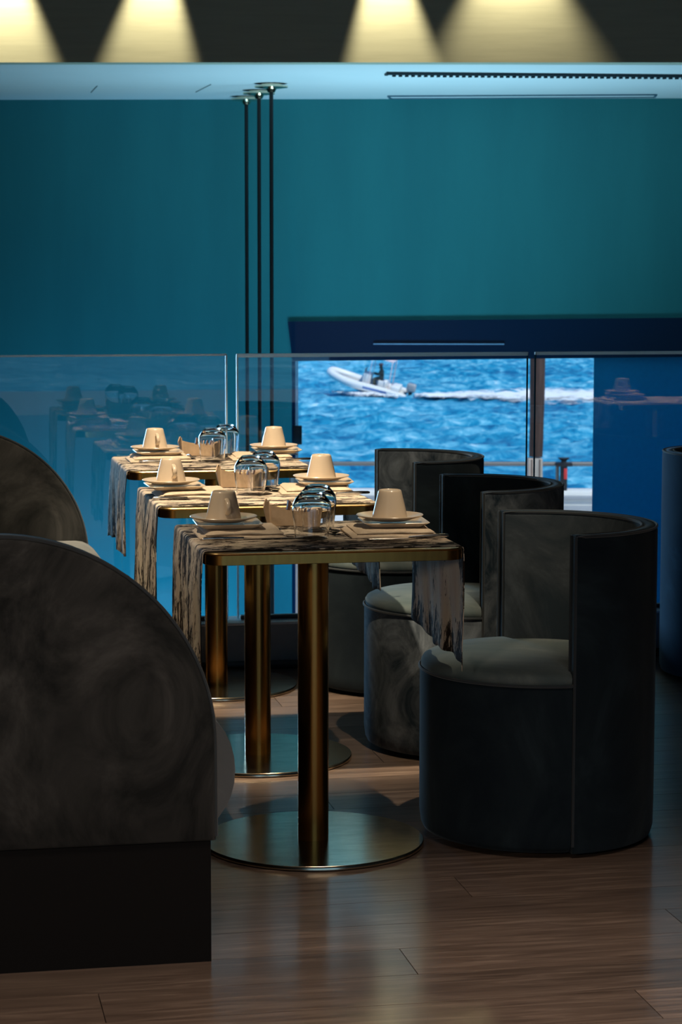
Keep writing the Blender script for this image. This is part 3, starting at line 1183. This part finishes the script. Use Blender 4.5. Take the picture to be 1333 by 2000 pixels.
for key in ('near', 'mid', 'far'):
    for side, (cu, cv) in zip((-1, 1), CUPS[key]):
        setting(key, side, cu, cv)
setting('side', -1, -0.17, 0.0, False)

GL = {'near': ((-0.018, -0.075), (0.025, 0.085)), 'mid': ((-0.012, -0.010), (0.050, 0.140)), 'far': ((0.008, 0.010), (0.075, 0.170))}
CAD = {'near': (-0.010, 0.205), 'mid': (0.000, 0.225), 'far': (0.000, 0.245)}
for key in ('near', 'mid', 'far'):
    w = WORD[key]
    for (u, v), q in zip(GL[key], ('front one of the pair', 'back one of the pair')):
        place('tumbler', TP(key, u, v, ZC), 0, 'upturned clear stemless glass, %s on the %s table' % (q, w), 'upturned stemless glasses')
    u, v = CAD[key]
    place('caddy', TP(key, u, v, ZC), TY - 0.06, 'tan wave edged sugar caddy behind the glasses on the %s table' % w, 'sugar caddies')
    for i in range(4):
        su = u - 0.022 + i * 0.015
        bm = bmesh.new()
        add_box(bm, (0, 0, 0.0285), (0.0062, 0.042 - (i % 2) * 0.008, 0.055), 0.0015, 0, 1)
        o = bm_obj('sugar_sachet', bm, M_SACH if i % 3 != 1 else M_SACH2, None, 50)
        o.location = TP(key, su, v + 0.001, ZC + 0.0036)
        o.rotation_euler = (0.0, 0.16 + 0.02 * i, TY - 0.06)
        cname = 'dark brown' if i % 3 != 1 else 'kraft brown'
        tag(o, '%s sugar sachet, %s from the left in the caddy on the %s table' % (cname, ('first', 'second', 'third', 'fourth')[i], w), 'sachet', 'sugar sachets in the caddies')

# ------------------------------------------------------------------ tub chairs
def make_chair(label, mat_body, mat_outer, mat_inner):
    t = thing('tub_chair', label, 'chair', (0, 0, 0), 0, 'velvet tub chairs')
    R, T = 0.291, 0.040
    HB, HS = 0.768, 0.435
    B = math.radians(91)

    def outl(scale_in=0.0, n=96):
        pts = []
        for i in range(n):
            a = -PI + 2 * PI * (i + 0.5) / n
            r = (R - T - 0.003) if abs(a) < B else (R - 0.004)
            r -= scale_in
            pts.append((r * math.cos(a), r * math.sin(a)))
        return pts
    bm = bmesh.new()
    stack_outline(bm, [(outl(0.022), 0.012), (outl(0.010), 0.016), (outl(0.004), 0.028), (outl(0.0), 0.06), (outl(0.0), 0.20), (outl(0.0), HS - 0.034), (outl(0.002), HS - 0.026), (outl(0.006), HS - 0.022)])
    bm_obj('drum_base', bm, mat_body, t, 50)
    bm = bmesh.new()
    stack_outline(bm, [(outl(0.008), HS - 0.0215), (outl(0.003), HS - 0.018), (outl(0.003), HS - 0.006), (outl(0.008), HS + 0.002), (outl(0.020), HS + 0.008), (outl(0.05), HS + 0.013), (outl(0.12), HS + 0.017), (outl(0.20), HS + 0.018)])
    bm_obj('seat_cushion', bm, M_VELS, t, 60)
    pp = [(x, y, HS - 0.021) for x, y in outl(-0.001)]
    tube('seat_piping', pp, 0.0035, M_PIPE, t, 6, True)
    # wrap-around back
    n = 40
    Rb = R
    bm = bmesh.new()
    secs = []
    prof = [(0.006, 0.012), (0.001, 0.03), (0.0, 0.10), (0.0, 0.45), (0.0, HB - 0.012), (0.002, HB - 0.005), (0.007, HB),
            (T - 0.007, HB), (T - 0.002, HB - 0.005), (T, HB - 0.012), (T, 0.45), (T, 0.10), (T - 0.001, 0.03), (T - 0.006, 0.012)]
    for i in range(n + 1):
        a = -B + 2 * B * i / n
        e_in = 0.0
        secs.append([bm.verts.new(((Rb - d) * math.cos(a), (Rb - d) * math.sin(a), z)) for d, z in prof])
    m = len(prof)
    for a, b in zip(secs[:-1], secs[1:]):
        for k in range(m):
            l = (k + 1) % m
            bm.faces.new((a[k], b[k], b[l], a[l]))
    bm.faces.new(list(reversed(secs[0])))
    bm.faces.new(secs[-1])
    o = bm_obj('backrest', bm, mat_outer, t, 50)
    o.data.materials.append(mat_inner)
    for p in o.data.polygons:
        c = p.center
        if math.hypot(c.x, c.y) < R - T * 0.75:
            p.material_index = 1
    # piping along both rims and down the two ends
    for d in (0.002, T - 0.002):
        pts = []
        a0 = -B
        r = R - d
        pts.append((r * math.cos(-B), r * math.sin(-B), 0.03))
        for i in range(n + 1):
            a = -B + 2 * B * i / n
            pts.append((r * math.cos(a), r * math.sin(a), HB - 0.002))
        pts.append((r * math.cos(B), r * math.sin(B), 0.03))
        tube('back_piping', pts, 0.0035, M_PIPE, t, 6)
    for a in (0.8, 2.4, -0.8, -2.4):
        o = lathe('foot', [(0, 0), (0.014, 0), (0.016, 0.004), (0.016, 0.014), (0, 0.014)], M_SKIRT, t, 16)
        o.location = (0.2 * math.cos(a), 0.2 * math.sin(a), 0)
    return t


ch = make_chair('dark blue grey velvet tub chair closest to us, at the nearest table', M_VEL1, M_VEL1, M_VEL3)
ch.location = (0.482, 5.420, 0)
ch.rotation_euler = (0, 0, math.radians(14))
ch2 = make_chair('crushed grey velvet tub chair at the middle table, second in the row', M_VEL2, M_VEL2, M_VEL1)
ch2.location = (0.355, 6.44, 0)
ch2.rotation_euler = (0, 0, math.radians(9.5))
ch3 = dup(ch, (0.184, 7.39, 0), math.radians(12), 'velvet tub chair farthest back in the row, against the glass')
for c in ch3.children:
    if c.name.startswith('backrest'):
        c.data = c.data.copy()
        c.data.materials[1] = M_VEL2
ch4 = dup(ch, (1.393, 7.60, 0), math.radians(176), 'velvet tub chair coloured as lit blue at the right edge of the photo, by the glass')
for c in ch4.children:
    if c.name.startswith(('backrest', 'drum_base')):
        c.data = c.data.copy()
        c.data.materials[0] = M_VEL4

# ------------------------------------------------------------------ banquette with arched ends
bq = thing('banquette', 'charcoal velvet banquette with two round arched ends on a black plinth', 'sofa', (-0.248, 4.352, 0), 0.0)
RA, ZA, Z0 = 0.428, 0.440, 0.248
ROW = Vector((-0.585, 2.93, 0))


def arch(name, at, yaw, thick=0.085):
    n = 44
    ol = [(0.0, Z0)]
    for i in range(n + 1):
        a = PI * i / n
        ol.append((-RA + RA * math.cos(a), ZA + RA * math.sin(a)))
    ol.append((-2 * RA, Z0))
    cx, cz = -RA, 0.5
    bm = bmesh.new()
    rows = []
    for y, ins in ((0.0, 0.010), (0.0025, 0.004), (0.010, 0.0), (thick - 0.010, 0.0), (thick - 0.0025, 0.004), (thick, 0.010)):
        ring = []
        for x, z in ol:
            dx, dz = x - cx, z - cz
            l = math.hypot(dx, dz)
            ring.append(bm.verts.new((x - dx / l * ins, y, z - dz / l * ins)))
        rows.append(ring)
    m = len(ol)
    for a, b in zip(rows[:-1], rows[1:]):
        for k in range(m):
            l = (k + 1) % m
            bm.faces.new((a[k], b[k], b[l], a[l]))
    bm.faces.new(rows[0])
    bm.faces.new(list(reversed(rows[-1])))
    o = bm_obj(name, bm, M_SOFA, bq, 40)
    o.location = at
    o.rotation_euler = (0, 0, yaw)
    # piping around the arch
    pts = [(-RA + (RA + 0.0005) * math.cos(PI * i / n), 0.004, ZA + (RA + 0.0005) * math.sin(PI * i / n)) for i in range(n + 1)]
    pts = [(0.0005, 0.004, Z0 + 0.01)] + pts + [(-2 * RA - 0.0005, 0.004, Z0 + 0.01)]
    bm = bmesh.new()
    add_tube(bm, pts, 0.0035, 6)
    bm_obj('piping', bm, M_PIPE, o, 50)
    return o


AY = math.radians(11.2)
arch('arched_end', (0, 0, 0), AY)
arch('arched_end', ROW, AY)
rd = ROW.normalized()
rn = Vector((rd.y, -rd.x, 0))          # towards the tables


def prism_along(name, prof, p0, p1, mat, smooth=40):
    """section given as (towards the tables, z) swept from p0 to p1 along the row"""
    bm = bmesh.new()
    A = [bm.verts.new(Vector(p0) + rn * a + Vector((0, 0, z))) for a, z in prof]
    Bv = [bm.verts.new(Vector(p1) + rn * a + Vector((0, 0, z))) for a, z in prof]
    m = len(prof)
    for k in range(m):
        l = (k + 1) % m
        bm.faces.new((A[k], A[l], Bv[l], Bv[k]))
    bm.faces.new(A)
    bm.faces.new(list(reversed(Bv)))
    return bm_obj(name, bm, mat, bq, smooth)


back_of = rd * 0.088
n = 14
sec = [(-0.42, 0.250)]
for i in range(n + 1):
    a = -PI / 2 + PI * i / n
    sec.append((-0.040 + 0.092 * math.cos(a), 0.372 + 0.124 * math.sin(a)))
sec.append((-0.42, 0.500))
prism_along('seat', sec, back_of, ROW - rd * 0.004, M_SOFASEAT, 50)
sec = [(-0.66, 0.250), (-0.44, 0.250), (-0.43, 0.27), (-0.43, 0.70), (-0.45, 0.78), (-0.49, 0.82), (-0.56, 0.83), (-0.64, 0.80), (-0.66, 0.74)]
prism_along('back_cushion', sec, back_of, ROW - rd * 0.004, M_SOFA, 40)
# black plinth with square ends turned like the arches
c, s = math.cos(AY), math.sin(AY)
ex, ey = Vector((c, s, 0)), Vector((-s, c, 0))
a0 = ex * -0.010 + ey * 0.008
a1 = ex * (-2 * RA + 0.02) + ey * 0.008
b0 = ROW + ex * -0.010 + ey * 0.075
b1 = ROW + ex * (-2 * RA + 0.02) + ey * 0.075
bm = bmesh.new()
lo = [bm.verts.new(v) for v in (a0, b0, b1, a1)]
hi = [bm.verts.new(v + Vector((0, 0, 0.247))) for v in (a0, b0, b1, a1)]
for k in range(4):
    l = (k + 1) % 4
    bm.faces.new((lo[k], lo[l], hi[l], hi[k]))
bm.faces.new(lo)
bm.faces.new(hi)
bm_obj('plinth', bm, M_PLINTH, bq)

# ------------------------------------------------------------------ outside: quay, railing, post, sea, boat
struct(box('quay_floor', (0, 23.6, -2.4), (120, 18.4, 0.4), M_CONC))
bm = bmesh.new()
add_box(bm, (0, 33.0, -2.02), (120, 0.5, 0.30), 0.01)
qk = struct(bm_obj('quay_kerb', bm, M_CONC, None, 40))
bm = bmesh.new()
add_box(bm, (0, 32.73, -1.96), (120, 0.06, 0.05), 0.005)
bm_obj('grey_band', bm, M_GREYST, qk, 40)
bm = bmesh.new()
add_box(bm, (0, 32.72, -2.13), (120, 0.06, 0.10), 0.005)
bm_obj('grey_band', bm, M_GREYST, qk, 40)
t = thing('quay_railing', 'low grey metal handrail along the quay edge in front of the sea', 'railing', (0, 33.0, -1.87))
tube('handrail', [(-20, 0, 0.385), (20, 0, 0.385)], 0.034, M_RAIL, t, 12)
for x in (-8.2, -4.4, -0.55, 3.215, 7.0, 10.8):
    tube('rail_post', [(x, 0, 0), (x, 0, 0.37)], 0.028, M_RAIL, t, 10)
t = thing('mooring_pedestal', 'dark quay pedestal with a flat cap and red marker beside the railing', 'bollard', (3.30, 32.90, -1.87))
t.scale = (1, 1, 1)
bm = bmesh.new()
add_box(bm, (0, 0, 0.21), (0.10, 0.10, 0.42), 0.01)
bm_obj('column', bm, M_BLACK, t, 40)
bm = bmesh.new()
add_box(bm, (0, 0, 0.385), (0.25, 0.12, 0.055), 0.01)
bm_obj('crossbar', bm, M_BLACK, t, 40)
bm = bmesh.new()
add_lathe(bm, [(0, 0.41), (0.035, 0.41), (0.04, 0.44), (0.085, 0.475), (0.085, 0.485), (0, 0.485)], 20)
bm_obj('cap', bm, M_BLACK, t, 40)
bm = bmesh.new()
add_box(bm, (0.022, -0.052, 0.25), (0.05, 0.02, 0.16), 0.006)
bm_obj('marker_lamp', bm, M_RED, t, 40)

t = thing('wooden_post', 'leaning dark weathered timber post with pale stone sleeve at its foot', 'post', (2.442, 28.0, -2.2))
pts = []
for i in range(15):
    a = i / 14
    z = 1.24 + 3.0 * a
    pts.append((0.012 + 0.030 * a + 0.004 * math.sin(a * 9), 0, z))
tube('trunk', pts, [0.086 + 0.020 * min(1.0, i / 10) + 0.002 * math.sin(i * 2.1) for i in range(15)], M_POST, t, 16)
bm = bmesh.new()
stack_outline(bm, [(rrect(0.20, 0.20, 0.02), 0.0), (rrect(0.19, 0.19, 0.02), 0.7), (rrect(0.185, 0.185, 0.02), 1.215), (rrect(0.165, 0.165, 0.02), 1.225)])
bm_obj('stone_sleeve', bm, M_SLEEVE, t, 40)
for x in (-0.045, 0.055):
    bm = bmesh.new()
    add_box(bm, (x, -0.098, 0.62), (0.012, 0.010, 1.19), 0.002)
    bm_obj('sleeve_joint', bm, M_SACH, t)

# sea
SEA = -5.2


def sea_mat():
    m, nt, p = new_mat('blue sea water')
    L = nt.links
    n1, _, _ = mapped_noise(nt, 'Object', (0.5, 0.22, 1), 2.6, 6, 0.66, 0.6)
    n2, _, _ = mapped_noise(nt, 'Object', (0.05, 0.03, 1), 2.0, 3, 0.5, 0.2)
    ad = nt.nodes.new('ShaderNodeMath')
    ad.operation = 'MULTIPLY_ADD'
    ad.inputs[1].default_value = 0.35
    L.new(n2.outputs['Fac'], ad.inputs[0])
    L.new(n1.outputs['Fac'], ad.inputs[2])
    r = ramp(nt, ad.outputs[0], [(0.52, (0.001, 0.125, 0.29)), (0.65, (0.015, 0.29, 0.49)), (0.80, (0.16, 0.52, 0.70)), (0.92, (0.58, 0.79, 0.88))])
    L.new(r.outputs[0], p.inputs['Base Color'])
    p.inputs['Roughness'].default_value = 0.42
    p.inputs['IOR'].default_value = 1.33
    p.inputs['Specular IOR Level'].default_value = 0.35
    bump(nt, p, n1.outputs['Fac'], 0.5, 0.25)
    return m


M_SEA = sea_mat()
struct(box('sea_floor', (0, 0, SEA - 1.4), (6000, 6000, 2.0), M_SEA))
nx, ny = 260, 460
gx = np.linspace(-30, 55, nx)
gy = np.linspace(33, 260, ny)
X, Y = np.meshgrid(gx, gy)
Z = np.zeros_like(X)
for _ in range(46):
    lam = 0.9 + 3.6 * RNG.random() ** 1.6
    th = RNG.normal(-PI / 2 + 0.25, 0.55)
    k = 2 * PI / lam
    Z += 0.011 * lam ** 0.8 * np.sin(k * (np.cos(th) * X + np.sin(th) * Y) + RNG.random() * 6.28)
Z = Z + 0.35 * Z * np.abs(Z)
V = np.stack([X, Y, Z + SEA], -1).reshape(-1, 3)
idx = np.arange(nx * ny).reshape(ny, nx)
Fq = np.stack([idx[:-1, :-1], idx[:-1, 1:], idx[1:, 1:], idx[1:, :-1]], -1).reshape(-1, 4)
me = bpy.data.meshes.new('sea_surface')
me.vertices.add(len(V))
me.vertices.foreach_set('co', V.ravel())
me.loops.add(Fq.size)
me.loops.foreach_set('vertex_index', Fq.ravel())
me.polygons.add(len(Fq))
me.polygons.foreach_set('loop_start', np.arange(0, Fq.size, 4))
me.update(calc_edges=True)
me.validate()
me.materials.append(M_SEA)
me.shade_smooth()
struct(link(bpy.data.objects.new('sea_surface', me)))

# the wake, as low churned foam on the water
def foam_mat():
    m = bpy.data.materials.new('white foam')
    m.use_nodes = True
    nt = m.node_tree
    p = nt.nodes['Principled BSDF']
    p.inputs['Base Color'].default_value = (0.93, 0.94, 0.94, 1)
    p.inputs['Roughness'].default_value = 0.9
    nz, _, tcn = mapped_noise(nt, 'Object', (0.5, 0.35, 1), 2.2, 6, 0.7, 0.8)
    sep = nt.nodes.new('ShaderNodeSeparateXYZ')
    nt.links.new(tcn.outputs['UV'], sep.inputs[0])
    ab = nt.nodes.new('ShaderNodeMath')
    ab.operation = 'ABSOLUTE'
    nt.links.new(sep.outputs['Y'], ab.inputs[0])
    s = nt.nodes.new('ShaderNodeMath')
    s.operation = 'MULTIPLY_ADD'
    s.inputs[1].default_value = 0.34
    nt.links.new(ab.outputs[0], s.inputs[0])
    nt.links.new(nz.outputs['Fac'], s.inputs[2])
    r = ramp(nt, s.outputs[0], [(0.60, (1, 1, 1)), (0.84, (0, 0, 0))])
    nt.links.new(r.outputs[0], p.inputs['Alpha'])
    bump(nt, p, nz.outputs['Fac'], 0.6, 0.1)
    return m


M_FOAM = foam_mat()


def foam(name, path, label):
    """path: (x, y, half width)"""
    V, F, UV = [], [], []
    nw = 14
    for i, (x, y, hw) in enumerate(path):
        for j in range(nw + 1):
            b = -1 + 2 * j / nw
            V.append((x, y + b * hw, SEA + 0.16 + 0.10 * (1 - b * b) + 0.05 * random.uniform(-1, 1)))
            UV.append((x, b))
    for i in range(len(path) - 1):
        for j in range(nw):
            a = i * (nw + 1) + j
            F.append((a, a + nw + 1, a + nw + 2, a + 1))
    o = mesh_obj(name, V, F, M_FOAM, None, 80, UV)
    tag(o, label, 'wake', None, 'stuff')
    return o


path = []
for i in range(90):
    a = i / 89
    x = 3.75 + 24 * a
    path.append((x, 113.9 - 0.6 * a + 0.9 * math.sin(a * 7), 0.9 + 6.6 * min(1, a * 4.0) - 0.6 * a + 0.35 * math.sin(i * 0.9)))
foam('boat_wake', path, 'white churned wake streaming right behind the motor boat')
path = []
for i in range(40):
    a = i / 39
    path.append((-0.5 + 3.4 * a, 116.6 - 3.6 * a + 0.3 * math.sin(a * 12), 0.25 + 0.75 * math.sin(PI * min(1, a * 0.9 + 0.1))))
foam('bow_foam', path, 'thin white foam line along the waterline of the motor boat')

# the boat (local x = forward)
bt = thing('motor_boat', 'white inflatable motor boat with its bow lifted, speeding left on the sea', 'boat', (1.50, 115.8, SEA + 0.30))
bt.scale = (1.06, 1.06, 1.06)
bt.rotation_euler = Euler((math.radians(-9), math.radians(-13), math.radians(180 - 12)), 'XYZ')
pts, rad = [], []
for i in range(31):
    a = -1 + 2 * i / 30
    q = abs(a)
    x = -1.9 + 4.0 * (1 - q ** 2.6)
    y = 0.62 * (1 if a > 0 else -1) * min(1.0, (q / 0.55)) ** 0.8
    zz = 0.30 + 0.20 * max(0, (x - 0.6) / 1.5) ** 1.5
    pts.append((x, y, zz))
    rad.append(0.20 if q < 0.85 else 0.20 - 0.10 * (q - 0.85) / 0.15)
tube('inflatable_tube', pts, rad, M_BOAT, bt, 14)
V, F = [], []
for i in range(13):
    a = i / 12
    x = -1.75 + 3.65 * a
    w = 0.66 * (1 - a ** 3.2) + 0.02
    kz = -0.22 + 0.42 * a ** 3
    V += [(x, -w, 0.30 + 0.15 * a ** 3), (x, 0, kz), (x, w, 0.30 + 0.15 * a ** 3)]
for i in range(12):
    q = 3 * i
    F += [(q, q + 1, q + 4, q + 3), (q + 1, q + 2, q + 5, q + 4)]
F.append((0, 2, 1))
mesh_obj('hull', V, F, M_HULL, bt, 50)
V, F = [], []
for i in range(13):
    a = i / 12
    x = -1.7 + 3.5 * a
    w = 0.60 * (1 - a ** 3.2) + 0.02
    V += [(x, -w, 0.28 + 0.14 * a ** 3), (x, w, 0.28 + 0.14 * a ** 3)]
for i in range(12):
    q = 2 * i
    F.append((q, q + 1, q + 3, q + 2))
o = mesh_obj('deck', V, F, M_DECK, bt, 50)
md = o.modifiers.new('thickness', 'SOLIDIFY')
md.thickness = 0.03
bm = bmesh.new()
add_box(bm, (0.25, 0, 0.60), (0.40, 0.50, 0.62), 0.06)
bm_obj('console', bm, M_BOAT, bt, 50)
bm = bmesh.new()
add_box(bm, (0.40, 0, 1.00), (0.03, 0.46, 0.22), 0.01)
bm_obj('windscreen', bm, M_MOTOR, bt, 50)
bm = bmesh.new()
add_box(bm, (-0.55, 0, 0.50), (0.42, 0.55, 0.40), 0.05)
bm_obj('seat', bm, M_BOAT, bt, 50)
bm = bmesh.new()
add_box(bm, (-1.25, 0, 0.46), (0.42, 0.9, 0.30), 0.05)
bm_obj('stern_locker', bm, M_BOAT, bt, 50)
mt = None
bm = bmesh.new()
add_box(bm, (-1.98, 0, 0.66), (0.44, 0.34, 0.42), 0.09, 0, 3)
mt = bm_obj('outboard_motor', bm, M_MOTOR, bt, 60)
bm = bmesh.new()
add_box(bm, (-1.98, 0, 0.25), (0.18, 0.14, 0.52), 0.04)
bm_obj('motor_leg', bm, M_BLACK, mt, 50)
for sy in (-1, 1):
    bm = bmesh.new()
    add_box(bm, (-0.35, sy * 0.815, 0.31), (1.2, 0.02, 0.10), 0.004)
    bm_obj('side_stripe', bm, M_STRIPE, bt)
bm = bmesh.new()
add_tube(bm, [(-0.95, -0.5, 0.4), (-0.92, -0.5, 1.75), (-0.92, 0.5, 1.75), (-0.95, 0.5, 0.4)], 0.022, 8)
bm_obj('roll_bar', bm, M_PINK, bt, 50)
bm = bmesh.new()
add_box(bm, (-0.35, 0, 1.80), (1.15, 1.0, 0.05), 0.02)
bm_obj('sun_canopy', bm, M_PINK, bt, 50)
bm = bmesh.new()
add_tube(bm, [(0.10, -0.45, 0.45), (0.10, -0.45, 1.78), (0.10, 0.45, 1.78), (0.10, 0.45, 0.45)], 0.016, 8)
bm_obj('canopy_pole', bm, M_PINK, bt, 50)

# the helmsman, sitting behind the console
def person():
    J = [((0, 0, 0.0), .13), ((-0.01, 0, 0.18), .135), ((0.01, 0, 0.40), .15), ((0.03, 0, 0.50), .07), ((0.05, 0, 0.58), .075), ((0.06, 0, 0.68), .095), ((0.06, 0, 0.76), .06),
         ((0.01, 0.19, 0.44), .065), ((0.14, 0.24, 0.22), .05), ((0.38, 0.17, 0.30), .038), ((0.45, 0.16, 0.33), .03),
         ((0.01, -0.19, 0.44), .065), ((0.14, -0.24, 0.22), .05), ((0.38, -0.17, 0.30), .038), ((0.45, -0.16, 0.33), .03),
         ((0.02, 0.10, 0.0), .10), ((0.42, 0.14, 0.03), .075), ((0.40, 0.14, -0.36), .05), ((0.52, 0.14, -0.40), .04),
         ((0.02, -0.10, 0.0), .10), ((0.42, -0.14, 0.03), .075), ((0.40, -0.14, -0.36), .05), ((0.52, -0.14, -0.40), .04)]
    E_ = [(0, 1), (1, 2), (2, 3), (3, 4), (4, 5), (5, 6), (2, 7), (7, 8), (8, 9), (9, 10), (2, 11), (11, 12), (12, 13), (13, 14), (0, 15), (15, 16), (16, 17), (17, 18), (0, 19), (19, 20), (20, 21), (21, 22)]
    me = bpy.data.meshes.new('person')
    me.from_pydata([j[0] for j in J], E_, [])
    o = link(bpy.data.objects.new('person', me))
    md = o.modifiers.new('skin', 'SKIN')
    sk = me.skin_vertices[0] if me.skin_vertices else None
    if sk is None:
        bmm = bmesh.new()
        bmm.from_mesh(me)
        bmm.verts.layers.skin.verify()
        bmm.to_mesh(me)
        bmm.free()
        sk = me.skin_vertices[0]
    for i, (_, r) in enumerate(J):
        sk.data[i].radius = (r * 1.3, r * 1.3)
        sk.data[i].use_root = (i == 0)
    me.materials.append(M_CLOTHES)
    sd = o.modifiers.new('smooth', 'SUBSURF')
    sd.levels = 1
    sd.render_levels = 1
    return o


pr = person()
tag(pr, 'person in dark clothes and red cap sitting at the helm of the boat', 'person')
bmx = Euler((math.radians(-9), math.radians(-13), math.radians(180 - 12)), 'XYZ').to_matrix().to_4x4()
seat_world = Matrix.Translation((1.50, 115.8, SEA + 0.30)) @ bmx @ Vector((-0.50, 0, 0.78))
pr.location = seat_world
pr.rotation_euler = (0, 0, math.radians(180 - 12))
bm = bmesh.new()
bmesh.ops.create_icosphere(bm, subdivisions=2, radius=0.115, matrix=Matrix.Translation((0.05, 0, 0.76)) @ Matrix.Diagonal((1.05, 0.95, 0.6, 1)))
bm_obj('cap', bm, M_CAP, pr, 60)
bm = bmesh.new()
bmesh.ops.create_icosphere(bm, subdivisions=2, radius=0.07, matrix=Matrix.Translation((0.10, 0, 0.67)) @ Matrix.Diagonal((0.9, 1.0, 1.15, 1)))
bm_obj('face', bm, M_SKIN, pr, 60)
